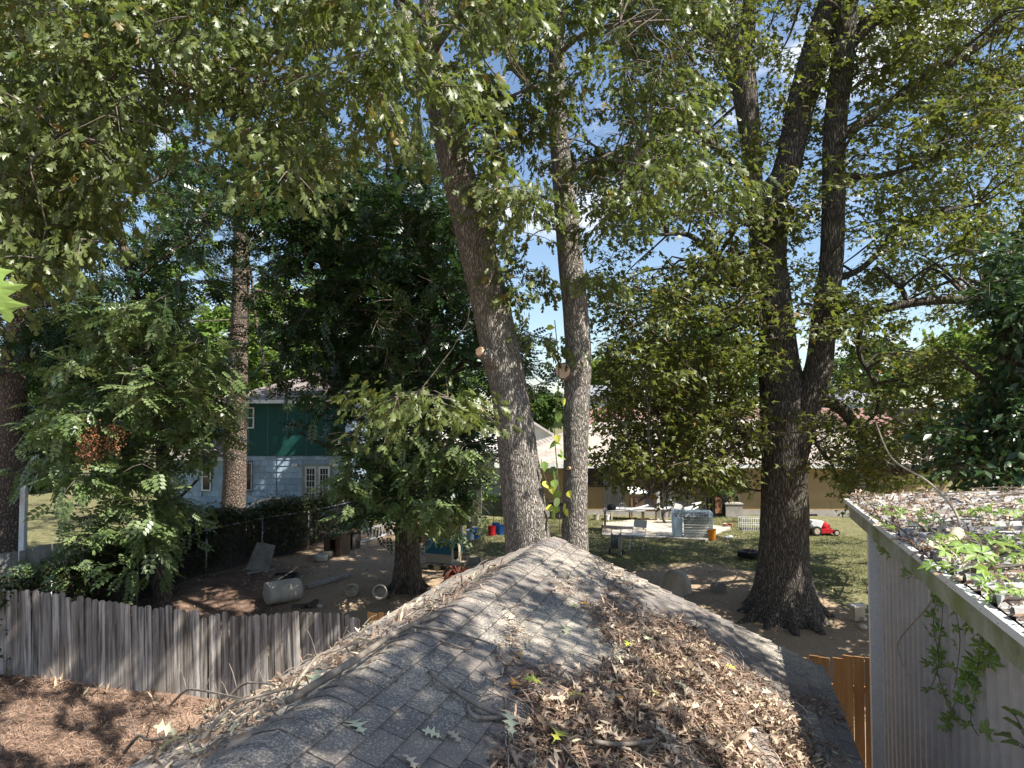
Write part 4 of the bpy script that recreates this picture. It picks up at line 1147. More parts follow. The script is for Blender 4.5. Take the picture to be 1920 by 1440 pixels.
# single storey wing at the left
WX0 = hx(322)-X0
zwe = hz(856)
wg = MB().box((WX0/2, 3.5, zwe/2), (-WX0, 6.9, zwe)); part('wing_wall', wg, M['blue_shake'], bh)
wing = []
shakes(bh, WX0, -.02, .05, zwe-.1, 0, [(hx(385)-X0-.05, hx(400)-X0+.05, zw0, zw1+.06)])
window_part(bh, hx(386)-X0, hx(399)-X0, zw0, zw1, -.03, 1, 2)
part('wing_roof', hip_roof(WX0-.5, -.003, -.6, 7.5, zwe, WX0+2.2, -.003, 3.5, hz(788, 40.5)), M['roof_brown'], bh)
part('wing_eave', eave_trim(WX0-.5, -.004, -.6, 7.5, zwe-.004), M['trim_white'], bh)

# white sunlit neighbour wall to the right of the blue house + pale garage
gh = thing('white_garage', 'sunlit white garage with a pale low roof glimpsed left of the leaning trunk', 'garage', (hx(700, 43), 43, 0))
gw = hx(952, 43)-hx(700, 43); gz = hz(892, 43)
zz1 = hz(845, 43)
part('wall', MB().box((gw/2, 3.5, zz1/2), (gw, 7, zz1)), M['trim_white'], gh)
part('roof', hip_roof(-.4, gw+.4, -.5, 7.5, zz1, .8, gw-.8, 3.5, hz(800, 46.5)), M['roof_pale'], gh)
part('eave_trim', eave_trim(-.4, gw+.4, -.5, 7.5, zz1-.004), M['trim_white'], gh)
for i in range(14): part('siding_board', MB().box((gw/2, -.02, .1+i*zz1/14+.08), (gw, .03, zz1/14-.015)), M['trim_white'], gh)
g2_ = thing('gabled_garage', 'white house gable with brown fascia peeking out beside the leaning trunk', 'house', (hx(885, 52), 52, 0))
w2 = hx(960, 52)-hx(885, 52); za_ = hz(815, 52); zb_ = hz(768, 52)
part('wall', MB().prism([(0,0,0),(w2*2,0,0),(w2*2,0,za_),(w2,0,zb_),(0,0,za_)], (0,8,0)), M['trim_white'], g2_)
rr_ = MB().bar((-.5,3.8,za_-.32), (w2,3.8,zb_+.08), 8.6, .14, up=(0,1,0)) if False else MB()
rr_.prism([(-.5,-.5,za_-.2),(w2,-.5,zb_+.12),(w2*2+.5,-.5,za_-.2),(w2*2+.5,-.5,za_-.36),(w2,-.5,zb_-.04),(-.5,-.5,za_-.36)], (0,9,0))
part('roof', rr_, M['roof_pale'], g2_)

# ---- tan single storey house
TY = 34.6
def tx(px, Y=TY): return (px-960)/1400*Y*1.003
TX0 = tx(972); TX1 = tx(1768)
ze = hz(870, 34.0); 
th = thing('tan_house', 'long single storey tan house with sunlit shingle roof across the back of the yard', 'house', (TX0, TY, 0))
Wt = TX1-TX0
part('wall', MB().box((Wt/2, 4.5, ze/2), (Wt, 9, ze)), M['tan_wall'], th)
L = lambda px: tx(px)-TX0
opens = [(1098, 1142, hz(912, TY), hz(876, TY)), (1236, 1322, -.3, hz(884, TY)), (1130, 1168, -.3, hz(886, TY)), (1575, 1632, hz(925, TY), hz(886, TY)), (1322, 1352, -.2, hz(945, TY))]
hs = [(L(a), L(b), c, d) for a, b, c, d in opens]
# wall panels: broad boards laid in courses
k = 0; zc_ = .28
part('foundation', MB().box((Wt/2, -.03, .12), (Wt+.02, .05, .30)), M['cinder'], th)
pmesh = {}
while zc_ < ze-.25:
    x = -.02+(-1.2 if k % 2 else 0)
    while x < Wt:
        a, b = max(x, 0), min(x+2.4, Wt); segs = [(a, b)]
        for p, q, r_, s_ in hs:
            if zc_+.40 > r_ and zc_ < s_:
                segs = [t for u, v in segs for t in ((u, min(v, p)), (max(u, q), v)) if t[1]-t[0] > .05]
        for u, v in segs:
            key = round(v-u, 2)
            if key not in pmesh: pmesh[key] = MB().add([(-(v-u)/2+.006,-.012,.415),((v-u)/2-.006,-.012,.415),((v-u)/2-.006,-.03,0),(-(v-u)/2+.006,-.03,0),(-(v-u)/2+.006,0,.415),((v-u)/2-.006,0,.415),((v-u)/2-.006,0,0),(-(v-u)/2+.006,0,0)], [(3,2,1,0),(0,1,5,4),(2,3,7,6),(1,2,6,5),(3,0,4,7)]).mesh('wall_panel', M['tan_wall'])
            link('wall_panel', pmesh[key], th, ((u+v)/2, 0, zc_))
        x += 2.4
    zc_ += .42; k += 1
part('roof', hip_roof(-1.1, Wt+.5, -.65, 9.6, ze+.02, 4.6, Wt-5, 4.5, hz(786, 39.1)), M['roof_tan'], th)
part('eave_trim', eave_trim(-1.1, Wt+.5, -.65, 9.6, ze+.016, .2), M['trim_white'], th)
part('vent_pipe', MB().tube([(11, 2.5, ze+.8), (11, 2.5, ze+1.7)], .05, 8), M['galv'], th)
a, b, c, d = hs[0]; window_part(th, a+.06, b-.06, c+.04, d-.02, -.01, 2, 2, M['brown_wood']); bars_part(th, a, b, c, d, -.12, 10)
a, b, c, d = hs[3]; w_ = window_part(th, a+.06, b-.06, c+.04, d-.02, -.01, 1, 1, M['black_metal'])
lv = MB()
for i in range(5): lv.box(((a+b)/2+(.0 if i%2 else .1), -.09, c+.14+i*.17), (b-a-.4, .02, .018), None)
part('louvre', lv, M['trim_white'], w_)
# corrugated sliding screen
a, b, c, d = hs[1]; n = 34; sm_ = []
for i in range(n+1): sm_ += [(a+(b-a)*i/n, -.02-(.05 if i % 2 else 0), 0), (a+(b-a)*i/n, -.02-(.05 if i % 2 else 0), d)]
part('screen_door', MB().add(sm_, [(2*i, 2*i+2, 2*i+3, 2*i+1) for i in range(n)]), M['curtain_metal'], th)
bm_ = MB()
for px in (1237, 1247, 1273, 1285, 1300, 1321): bm_.bar((L(px), -.14, 0), (L(px), -.14, d), .045)
bm_.bar((L(1273), -.15, hz(926, TY)), (L(1321), -.15, hz(926, TY)), .05)
for i in range(6): bm_.bar((L(1276)+i*.2, -.14, 0), (L(1276)+i*.2, -.14, hz(926, TY)), .014)
part('security_bars', bm_, M['black_metal'], th)
a, b, c, d = hs[2]; n = 20; sm_ = []
for i in range(n+1): sm_ += [(a+(b-a)*i/n, -.02-(.04 if i % 2 else 0), 0), (a+(b-a)*i/n, -.02-(.04 if i % 2 else 0), d)]
part('screen_door', MB().add(sm_, [(2*i, 2*i+2, 2*i+3, 2*i+1) for i in range(n)]), M['curtain_metal'], th)
# leaning white louvred shutter, two small windows
def shutter(x, z0, z1):
    mb = MB().box((x-.17, -.09, (z0+z1)/2), (.05, .04, z1-z0)).box((x+.17, -.09, (z0+z1)/2), (.05, .04, z1-z0))
    for i in range(8): mb.box((x, -.09, z0+.05+(z1-z0-.1)*i/7), (.3, .03, .035))
    return mb
part('shutter', shutter(L(1374), hz(948, TY), hz(900, TY)), M['pale_wood'], th)
part('shutter', shutter(L(1345), hz(925, TY), hz(885, TY)), M['pale_wood'], th)
part('vent_grille', MB().box((L(1518), -.06, hz(968, TY)), (.4, .04, .22)), M['black_plastic'], th)
# distant houses
rh = thing('red_roof_house', 'house with a long dull red roof beyond the tan house', 'house', (tx(1085, 58), 58, 0))
w_ = tx(1880, 58)-tx(1085, 58); zt = hz(822, 58)
part('wall', MB().box((w_/2, 4, zt/2), (w_, 8, zt)), M['trim_white'], rh)
part('roof', hip_roof(-.6, w_+.6, -.6, 8.6, zt, .2, w_-1, 4, hz(765, 62)), M['roof_red'], rh)
for px in (1560, 1770):
    gx = tx(px, 57)-tx(1085, 58); part('gable', MB().prism([(gx-2.2,-1.4,zt),(gx+2.2,-1.4,zt),(gx,-1.4,hz(778,57))], (0,5,0)), M['roof_red'], rh)
wh = thing('white_house', 'distant white two storey house with a grey roof and balcony rail, between trunk and oak', 'house', (tx(1085, 92), 92, 0))
w_ = tx(1175, 92)-tx(1085, 92); zt = hz(743, 92)
part('wall', MB().box((w_/2, 4, zt/2), (w_, 8, zt)), M['trim_white'], wh)
part('roof', hip_roof(-.6, w_+.6, -2, 8.6, zt, 1.2, w_-1.2, 3.5, hz(722, 95)), M['roof_greyfar'], wh)
for px in (1093, 1112, 1128, 1142): window_part(wh, tx(px, 92)-tx(1085, 92)-.35, tx(px, 92)-tx(1085, 92)+.35, hz(758, 92), hz(747, 92), -.02, 1, 2, ft=.12)
br = MB(); zr_ = hz(757, 90.5); zf_ = hz(767, 90.5)
br.bar((0,-1.6,zr_), (w_,-1.6,zr_), .08); br.box((w_/2, -.9, zf_), (w_, 1.7, .2))
for i in range(int(w_/.22)): br.bar((i*.22,-1.6,zf_), (i*.22,-1.6,zr_), .05)
part('balcony_rail', br, M['trim_white'], wh)
fh = thing('grey_house', 'distant grey house with a pale gutter glimpsed through the oak leaves', 'house', (tx(1585, 75), 75, 0))
w_ = tx(1665, 75)-tx(1585, 75); zt = hz(752, 75)
part('wall', MB().box((w_/2, 4, zt/2), (w_, 8, zt)), M['pale_blue'], fh)
part('roof', hip_roof(-.6, w_+.6, -.6, 8.6, zt, 2, w_-2, 4, hz(730, 78)), M['roof_greyfar'], fh)
part('eave_trim', eave_trim(-.6, w_+.6, -.6, 8.6, zt-.01, .2), M['trim_white'], fh)

# pale sunlit board fence between the trees
gpf = [picket_mesh('picket', .14, 1.75, M['pale_wood'], False), picket_mesh('picket', .14, 1.8, M['pale_wood'], False)]
q1 = at(700, 960, 34.5); q2 = at(905, 960, 31.5)
picket_fence('pale_fence', 'pale sunlit board fence behind the sapling, left of the leaning trunk', [(q1.x, q1.y), (q2.x, q2.y)], 1.8, gpf, .145, M['pale_wood'])

# ================================================================== THINGS IN THE YARD
def bucket(name, label, px, py, h, r, mat, group=None, cat='bucket', rim=True, handle=True, tilt=0):
    t = thing(name, label, cat, ground(px, py), random.uniform(0, 6), group)
    b = part('body', MB().lathe([(0,.01),(r*.82,0),(r*.83,0),(r,h),(r*.965,h),(r*.80,.03),(0,.03)], (0,0,0), 18, cap=False), mat, t, smooth=False)
    if rim: part('rim', MB().lathe([(r*1.0,h*.97),(r*1.06,h*.97),(r*1.06,h+.003),(r*1.0,h+.003)], (0,0,0), 18, cap=False).lathe([(r*.98,h*.80),(r*1.02,h*.80),(r*1.02,h*.83),(r*.98,h*.83)], (0,0,0), 18, cap=False), mat, t)
    if handle: part('handle', MB().tube([(r*1.03*math.cos(a), .05*math.sin(a)-.06*math.sin(a)*2, h*.8-r*.8*math.sin(a)) for a in np.linspace(0, PI, 9)], .004, 5), M['galv'], t)
    return t
bucket('bucket', 'dark blue bucket at the left of the two pairs, partly behind the translucent one', 893, 1009, .37, .155, M['blue_plastic'], 'blue buckets')
bucket('bucket', 'translucent pale blue bucket beside the blue one near the raised bed', 882, 1012, .36, .155, M['pale_blue'])
bucket('bucket', 'red bucket standing in the grass left of the leaning trunk', 922, 1005, .38, .155, M['red_plastic'])
bucket('bucket', 'blue bucket right of the red bucket, in front', 938, 1003, .37, .155, M['blue_plastic'], 'blue buckets')
bucket('bucket', 'blue bucket behind the red bucket, farthest back', 930, 999, .38, .155, M['blue_plastic'], 'blue buckets')
bucket('bucket', 'orange bucket at the right corner of the clear crate', 1335, 1013, .40, .16, M['orange_plastic'])
single('blue_tub', MB().lathe([(.21,0),(.20,.05),(.16,.13),(.08,.17),(0,.175)], (0,0,0), 16, cap=False).box((.2,0,.03), (.1,.12,.03)), M['light_blue'], 'bright blue tub turned upside down left of the buckets', 'tub', ground(864, 1013), smooth=True)
bucket('plant_pot', 'small black plant pot behind the blue buckets', 880, 992, .28, .13, M['black_plastic'], cat='pot', handle=False)

# white plastic barrel lying on its side
q = ground(530, 1132)
t = thing('barrel', 'dirty white plastic barrel lying on its side in the dirt yard', 'barrel', q+Vector((.0,0,.30)), R(40))
rb = roty(R(90))
part('body', MB().lathe([(0,-.44),(.24,-.44),(.285,-.42),(.295,-.36),(.285,-.30),(.292,-.15),(.284,-.145),(.292,-.14),(.292,.14),(.284,.145),(.292,.15),(.285,.30),(.295,.36),(.285,.42),(.26,.44),(.25,.41),(.0,.41)], (0,0,0), 28, rb, cap=False), M['white_plastic'], t, smooth=True)
part('lid_ring', MB().lathe([(.10,-.445),(.12,-.455),(.14,-.445)], (0,0,0), 20, rb, cap=False).lathe([(.03,-.445),(.03,-.47),(0,-.47)], (0,.16,0), 10, rb, cap=False).lathe([(.03,-.445),(.03,-.47),(0,-.47)], (0,-.16,0), 10, rb, cap=False), M['white_plastic'], t)
# two short tubs on their sides
for px, py, r, L_, a, lb in ((661, 1118, .165, .26, -65, 'cream plastic tub lying on its side midway between barrel and tree'), (713, 1123, .19, .30, -60, 'cream plastic tub lying on its side at the foot of the twin stemmed tree')):
    t = thing('tub', lb, 'tub', ground(px, py)+Vector((0,0,r)), R(a+ -25), 'cream tubs lying on their sides')
    rb2 = roty(R(90))
    part('body', MB().lathe([(0,-L_/2),(r*.85,-L_/2),(r*.95,L_/2),(r*.88,L_/2),(r*.80,-L_/2+.04),(0,-L_/2+.04)], (0,0,0), 22, rb2, cap=False), M['beige_plastic'], t, smooth=True)
    part('rim', MB().lathe([(r*.95,L_/2-.04),(r*1.03,L_/2-.04),(r*1.03,L_/2),(r*.88,L_/2)], (0,0,0), 22, rb2, cap=False), M['white_plastic'], t)
# white bowl and beige block
single('dog_bowl', MB().lathe([(0,.02),(.20,.0),(.21,.02),(.22,.17),(.20,.20),(.17,.17),(.15,.08),(0,.07)], (0,0,0), 18, cap=False), M['white_plastic'], 'round white tub in front of the brown wooden kennel', 'tub', ground(602, 1051), smooth=True)
single('dog_bowl', MB().lathe([(0,.02),(.17,.0),(.18,.02),(.19,.17),(.17,.20),(.14,.17),(.12,.08),(0,.07)], (0,0,0), 18, cap=False), M['beige_plastic'], 'beige tub tucked behind the round white tub by the kennel', 'tub', ground(615, 1044), smooth=True)
# leaning siding panel
t = thing('siding_panel', 'grey panel of overlapping siding boards leaning against the back left fence', 'panel', ground(484, 1072), R(-12))
ti = rotx(R(-28))
part('backing', MB().box(ti @ Vector((-.06,.03,.42)), (.62,.03,.84), ti @ roty(R(9))), M['grey_wood'], t)
for i in range(4): part('board', MB().box(ti @ Vector((.03+.02*i, -.02-.008*(i % 2), .12+i*.20)), (.60-.03*i,.018,.215), ti @ roty(R(9)) @ rotx(R(4))), M['grey_wood'], t)
# black tray with stick
q = ground(535, 1088); t = thing('black_tray', 'shallow black plastic tray behind the barrel', 'tray', q, R(5))
part('body', MB().box((0,0,.02), (.62,.42,.03)).box((0,-.21,.09), (.62,.02,.16)).box((0,.21,.09), (.62,.02,.16)).box((-.31,0,.09), (.02,.40,.16)).box((.31,0,.09), (.02,.40,.16)), M['black_plastic'], t)
q = ground(520, 1095); stick([q+Vector((0,0,.1)), q+Vector((.25,.15,.25)), q+Vector((.5,.3,.42))], (.018, .014), 'thin pale pole propped on the black tray', name='pole', cat='pole')
# timber beam
a = ground(575, 1105); b = ground(655, 1081); single('timber', MB().bar(Vector((0,0,.05)), b-a+Vector((0,0,.05)), .13, .09), M['grey_wood'], 'long grey timber lying flat in the dirt between the barrel and the tubs', 'timber', a)
a = ground(462, 1078); b = ground(515, 1070); single('timber', MB().bar(Vector((0,0,.03)), b-a+Vector((0,0,.03)), .10, .05), M['grey_wood'], 'low board on the ground under the leaning siding panel', 'board', a)
# brown kennel
t = thing('kennel', 'brown wooden kennel with a flat top and dark opening by the fence', 'kennel', ground(632, 1040), R(-22))
part('wall', MB().box((-.30,0,.36), (.03,.60,.72)).box((.30,0,.36), (.03,.60,.72)).box((0,.29,.36), (.57,.03,.72)).box((-.18,-.29,.36), (.21,.03,.72)).box((.22,-.29,.36), (.13,.03,.72)).box((.03,-.29,.62), (.25,.03,.18)), M['brown_wood'], t)
part('roof', MB().box((0,0,.745), (.80,.78,.04), rotx(R(3))), M['brown_wood'], t)
t = thing('kennel', 'dark open sided box behind the brown flat topped kennel', 'kennel', ground(655, 1028), R(-22))
part('wall', MB().box((-.28,0,.30), (.03,.5,.60)).box((.28,0,.30), (.03,.5,.60)).box((0,.24,.30), (.53,.03,.60)), M['fence_dark'], t)
part('roof', MB().box((0,0,.62), (.74,.62,.035)), M['brown_wood'], t)
# ladder lying on edge
a = ground(668, 1021); b = ground(738, 1000); d = b-a; lm_ = thing('ladder', 'white metal ladder lying on its long edge by the back fence', 'ladder', a)
part('rail', MB().bar((0,0,.04), d+Vector((0,0,.04)), .03, .07), M['trim_white'], lm_); part('rail', MB().bar((0,0,.44), d+Vector((0,0,.44)), .03, .07), M['trim_white'], lm_)
for i in range(11): part('rung', MB().bar(d*(i+.5)/11+Vector((0,0,.07)), d*(i+.5)/11+Vector((0,0,.42)), .035), M['trim_white'], lm_)
# rusty box behind the picket fence
t = thing('rusty_box', 'low terracotta coloured box with a dark lid behind the grey picket fence', 'box', at(207, 1125, 18.2), R(-8)); t.location.z = zg(t.location.x, t.location.y)
part('body', MB().box((0,0,.25), (.72,.4,.52)), M['terracotta'], t); part('lid', MB().box((0,0,.545), (.84,.5,.04)), M['brown_wood'], t)
# dog house with blue arched roof on pallet
t = thing('dog_house', 'plastic dog house with a curved teal roof and tan base, standing on a pallet', 'dog house', ground(832, 1062)+Vector((0,0,.15)), R(-24))
w_, h_, l_ = .30, .30, .42
bd = MB().box((0,.32-.0,.14), (2*l_,.02,.28)).box((0,-.32,.14), (2*l_,.02,.28)).box((-l_,0,.14), (.02,.62,.28)).box((0,0,.02), (2*l_,.62,.03))
bd.box((l_,-.24,.14), (.02,.16,.28)).box((l_,.24,.14), (.02,.16,.28)).box((l_,0,.04), (.02,.36,.08)); part('base', bd, M['beige_plastic'], t)
ar = [(-.35,.27),(-.36,.38),(-.32,.50),(-.22,.60),(-.08,.66),(.08,.66),(.22,.60),(.32,.50),(.36,.38),(.35,.27)]
vs = [(x, y, z) for x in (-l_-.03, l_+.03) for y, z in ar] + [(x, y*.93, z-.02) for x in (-l_-.03, l_+.03) for y, z in ar]
m_ = len(ar); fs = [(i, i+1, m_+i+1, m_+i) for i in range(m_-1)] + [(2*m_+i, 3*m_+i, 3*m_+i+1, 2*m_+i+1) for i in range(m_-1)] + [(m_+i, m_+i+1, 3*m_+i+1, 3*m_+i) for i in range(m_-1)] + [(i, 2*m_+i, 2*m_+i+1, i+1) for i in range(m_-1)]
part('roof', MB().add(vs, fs), M['dog_blue'], t)
gb = [(y*.92, z-.03) for y, z in ar]; inn = [(-.17,.27),(-.17,.34),(-.15,.42),(-.10,.50),(-.04,.54),(.04,.54),(.10,.50),(.15,.42),(.17,.34),(.17,.27)]
part('end_wall', MB().add([(l_, y, z) for y, z in gb]+[(l_, y, z) for y, z in inn], [(i, i+1, m_+i+1, m_+i) for i in range(m_-1)]).add([(-l_, y, z) for y, z in gb], [tuple(range(m_-1, -1, -1))]), M['beige_plastic'], t)
p = thing('pallet', 'weathered wooden pallet under the blue roofed dog house', 'pallet', ground(832, 1063), R(-24))
for i in range(6): part('deck_board', MB().box((-.5+i*.2,0,.13), (.14,.9,.02)), M['pale_wood'], p)
for y in (-.4, 0, .4): part('stringer', MB().box((-.42,y,.055), (.2,.08,.11)).box((.0,y,.055), (.2,.08,.11)).box((.42,y,.055), (.2,.08,.11)), M['pale_wood'], p)
t = thing('crate', 'small pale crate right beside the blue roofed dog house', 'crate', ground(868, 1058), R(-15))
cm = MB()
for z in (.05, .15, .25):
    cm.box((0,-.17,z), (.36,.012,.07)); cm.box((0,.17,z), (.36,.012,.07)); cm.box((-.18,0,z), (.012,.33,.07)); cm.box((.18,0,z), (.012,.33,.07))
part('slats', cm, M['pale_wood'], t); part('base', MB().box((0,0,.01), (.34,.33,.015)), M['pale_wood'], t)
single('cinder_block', MB().box((0,-.08,.1), (.4,.03,.2)).box((0,.08,.1), (.4,.03,.2)).box((-.185,0,.1), (.03,.13,.2)).box((.185,0,.1), (.03,.13,.2)).box((0,0,.1), (.03,.13,.2)), M['cinder'], 'grey block lying in the dirt right of the small crate', 'block', ground(888, 1058), R(20))
single('cinder_block', MB().box((0,-.09,.1), (.4,.03,.2)).box((0,.09,.1), (.4,.03,.2)).box((-.185,0,.1), (.03,.15,.2)).box((.185,0,.1), (.03,.15,.2)).box((0,0,.1), (.03,.15,.2)), M['cinder'], 'grey block lying in the dirt between the upturned tub and the oak', 'block', ground(1347, 1110), R(-10))
# rusty root ball
t = thing('root_ball', 'reddish brown tangle of dead roots lying in sunlit sand', 'root', ground(858, 1090), 0)
rbm = MB()
for i in range(26):
    a = random.uniform(0, 2*PI); L_ = random.uniform(.25, .6); e = random.uniform(0, 1.2)
    rbm.tube(catmull([(0,0,.12), (math.cos(a)*L_*.5, math.sin(a)*L_*.5, .15+L_*.5*math.sin(e)), (math.cos(a)*L_, math.sin(a)*L_, .03+.1*random.random())], .1), [.05,.04]+[.03]*20 if False else .028, 5, True, .2, seed=i)
part('roots', rbm, M['root_red'], t)
# curved bark scraps in front of the barrel
for px, py, a, lb in ((570, 1140, .3, 'dark curled slab of bark lying right of the barrel'), (585, 1136, 1.4, 'second shorter curl of bark beside the dark slab'), (600, 1141, 2.3, 'small pale stone like scrap in front of the tubs')):
    if 'stone' in lb: single('stone', MB().lathe([(0,0),(.07,.01),(.09,.04),(.06,.08),(0,.09)], (0,0,0), 8, cap=False), M['white_plastic'], lb, 'stone', ground(px, py)); continue
    mb = MB(); n = 8; vs = [(x, .10*math.cos(PI*k/n), .10*math.sin(PI*k/n)+.02*x) for x in (-.3, 0, .28) for k in range(n+1)]
    vs += [(x, .08*math.cos(PI*k/n), .08*math.sin(PI*k/n)+.02*x) for x in (-.3, 0, .28) for k in range(n+1)]; q_ = n+1
    mb.add(vs, [(i*q_+k, i*q_+k+1, (i+1)*q_+k+1, (i+1)*q_+k) for i in range(2) for k in range(n)]+[((i+3)*q_+k, (i+4)*q_+k, (i+4)*q_+k+1, (i+3)*q_+k+1) for i in range(2) for k in range(n)]+[(2*q_+k, 2*q_+k+1, 5*q_+k+1, 5*q_+k) for k in range(n)]+[(k, 3*q_+k, 3*q_+k+1, k+1) for k in range(n)])
    single('bark_slab', mb, M['bark_brown'], lb, 'bark', ground(px, py), a)
# raised bed
a = ground(780, 1014); b = ground(866, 1012)
t = thing('raised_bed', 'raised planter of brown boards with leafy plants, left of the buckets', 'planter', (a+b)/2, 0)
wd = (b-a).length
for k in range(2): part('board', MB().box((0,-.35,.11+k*.2), (wd,.035,.19)), M['brown_wood'], t); part('board', MB().box((wd/2,.25,.11+k*.2), (.035,1.2,.19)), M['grey_wood'], t)
part('board', MB().box((0,.85,.2), (wd,.035,.38)), M['brown_wood'], t); part('board', MB().box((-wd/2,.25,.2), (.035,1.2,.38)), M['brown_wood'], t)
part('soil', MB().box((0,.25,.17), (wd-.05,1.15,.3)), M['tire_gravel'], t)
def leafy(name, label, base, h, r, n, kind, size, mat, stems=6, cat='plant', droop=.4, zlo=.1):
    t = thing(name, label, cat, base); sm = MB()
    for i in range(stems):
        a = random.uniform(0, 2*PI); q = Vector((math.cos(a)*r*.6, math.sin(a)*r*.6, h*random.uniform(.7, 1)))
        sm.tube([Vector((0,0,0)), q*.5+Vector((0,0,.1*h)), q], [.012, .01, .005], 5)
    part('stem', sm, M['twig'], t)
    P = rng.normal(size=(n, 3))*np.array([r*.5, r*.5, 0]); P[:, 2] = rng.uniform(zlo, 1, n)*h
    V, F, T, _ = place_leaves(P, size*rng.uniform(.6, 1.3, n), kind, droop, .8)
    o = link('leaves', npmesh('leaves', V, F, mat, T), t); o['kind'] = 'stuff'; return t
q = ground(838, 1004); leafy('pepper_plant', 'dense dark leafy plant standing in the raised bed', q+Vector((0,.4,.3)), .95, .75, 420, 'diamond', .17, M['leaf_dark'])
q = ground(865, 985); leafy('sapling', 'light green drooping sapling in front of the pale fence', gp(q.x, q.y+1.5), 2.4, 1.5, 900, 'slim', .22, M['leaf_vine'], stems=12, zlo=.35)
q = ground(800, 1000); leafy('shrub', 'low green weeds at the left end of the raised bed', q, .6, .8, 400, 'diamond', .12, M['leaf_mid'], zlo=0)
# black metal garden rods
t = thing('garden_trellis', 'row of tall thin black metal rods standing in the lawn behind the buckets', 'trellis', ground(905, 990))
for i, px in enumerate((858, 876, 893, 910, 926, 941)):
    q = gp(at(px, 960, 30.0).x, 29.8+.3*(i % 2))-t.location
    part('rod', MB().tube([q, q+Vector((0,0,1.9))], .012, 5), M['black_metal'], t)
part('crossbar', MB().tube([gp(at(858, 960, 30).x, 29.8, 1.85)-t.location, gp(at(941, 960, 30).x, 29.8, 1.85)-t.location], .012, 5), M['black_metal'], t)
# patio slab
pts = [ground(x, y) for x, y in ((1128,1006),(1322,1017),(1370,992),(1215,975),(1150,985))]
t = thing('patio', 'cracked concrete patio slab in front of the tan house', 'patio', pts[0])
part('slab', MB().prism([p_-t.location+Vector((0,0,.085)) for p_ in pts[:4]][::1], (0,0,-.18)), M['concrete'], t)
part('slab', MB().prism([pts[0]-t.location+Vector((0,0,.08)), pts[3]-t.location+Vector((0,0,.08)), pts[4]-t.location+Vector((-.4,.2,.08))], (0,0,-.18)), M['concrete'], t)
PZ = .09; PATIO = [(p_.x, p_.y) for p_ in pts]
# table
def leg4(t, w, d, h, mat, r=.035, name='leg'):
    for sx in (-1, 1):
        for sy in (-1, 1): part(name, MB().box((sx*w, sy*d, h/2), (r*2, r*2, h)), mat, t)
q = ground(1172, 996); t = thing('work_table', 'old wooden work table on the patio behind the white chair', 'table', q+Vector((0,.3,0)), R(-6))
for i in range(5): part('board', MB().box((0, -.32+i*.16, .80), (1.7,.15,.03)), M['grey_wood'], t)
leg4(t, .76, .34, .785, M['brown_wood'])
q_ = t.location.copy()
single('bag', MB().lathe([(0,0),(.17,.02),(.2,.1),(.15,.2),(.05,.25),(0,.25)], (0,0,0), 10, cap=False), M['black_plastic'], 'crumpled black bag on the left end of the work table', 'bag', q_+Vector((-.5,0,.815)), smooth=True)
kt = thing('kettle', 'round wire basket standing on the work table beside the black bag', 'basket', q_+Vector((-.05,.05,.815)))
km = MB()
for i in range(12): a = 2*PI*i/12; km.tube([(.1*math.cos(a),.1*math.sin(a),0), (.17*math.cos(a),.17*math.sin(a),.12), (.12*math.cos(a),.12*math.sin(a),.24), (0,0,.28)], .006, 4)
part('wires', km, M['galv'], kt)
single('plank', MB().bar((-.3,0,.0), (.45,.1,.18), .18, .025), M['white_paint'], 'pale board propped on the right end of the work table', 'board', q_+Vector((.55,-.05,.82)))
# second table (long white bench) behind
q = ground(1205, 983); t = thing('bench', 'low pale bench in sunlight behind the work table', 'bench', q+Vector((0,.9,0)), R(-3))
part('seat', MB().box((0,0,.56), (2.6,.4,.05)), M['white_paint'], t); leg4(t, 1.2, .15, .54, M['pale_wood'])
# white hutch
q = ground(1200, 975); t = thing('hutch', 'white topped open shelter with wire front behind the work table', 'hutch', gp(q.x+.1, 33.2), R(0))
part('roof', MB().box((0,0,1.34), (1.35,.8,.05), rotx(R(14))), M['white_paint'], t)
part('post', MB().box((.58,-.3,.66), (.12,.1,1.30)), M['white_paint'], t); part('post', MB().box((-.58,-.3,.62), (.05,.05,1.24)), M['brown_wood'], t)
part('post', MB().box((.58,.3,.58), (.05,.05,1.16)), M['brown_wood'], t); part('post', MB().box((-.58,.3,.58), (.05,.05,1.16)), M['brown_wood'], t)
part('box', MB().box((.05,.05,.75), (.95,.5,.6)), M['brown_wood'], t); part('opening', MB().box((.2,-.205,.78), (.4,.02,.45)), M['black_plastic'], t)  # opening: black plate on a closed box, standing for its shaded inside
wr = MB()
for i in range(10): wr.bar((0+.4*i/9,-.225,.55), (0+.4*i/9,-.225,1.0), .008)
part('wires', wr, M['galv'], t)
# folding chair
def chair(t):
    m = M['white_plastic']
    part('seat', MB().box((0,0,.45), (.44,.42,.03), rotx(R(-3))), M['white_paint'], t)
    part('backrest', MB().box((0,.25,.80), (.44,.03,.26), rotx(R(-12))), M['white_paint'], t)
    for s in (-1, 1):
        part('leg', MB().tube([(s*.23,-.28,0), (s*.23,.0,.45), (s*.22,.27,.9)], .012, 6), M['galv'], t)
        part('leg', MB().tube([(s*.20,.30,0), (s*.20,-.14,.44)], .012, 6), M['galv'], t)
    part('brace', MB().tube([(-.22,-.22,.1), (.22,-.22,.1)], .01, 6), M['galv'], t)
t = thing('folding_chair', 'white folding chair standing on the grass at the patio edge', 'chair', ground(1197, 1028), R(-28)); chair(t)
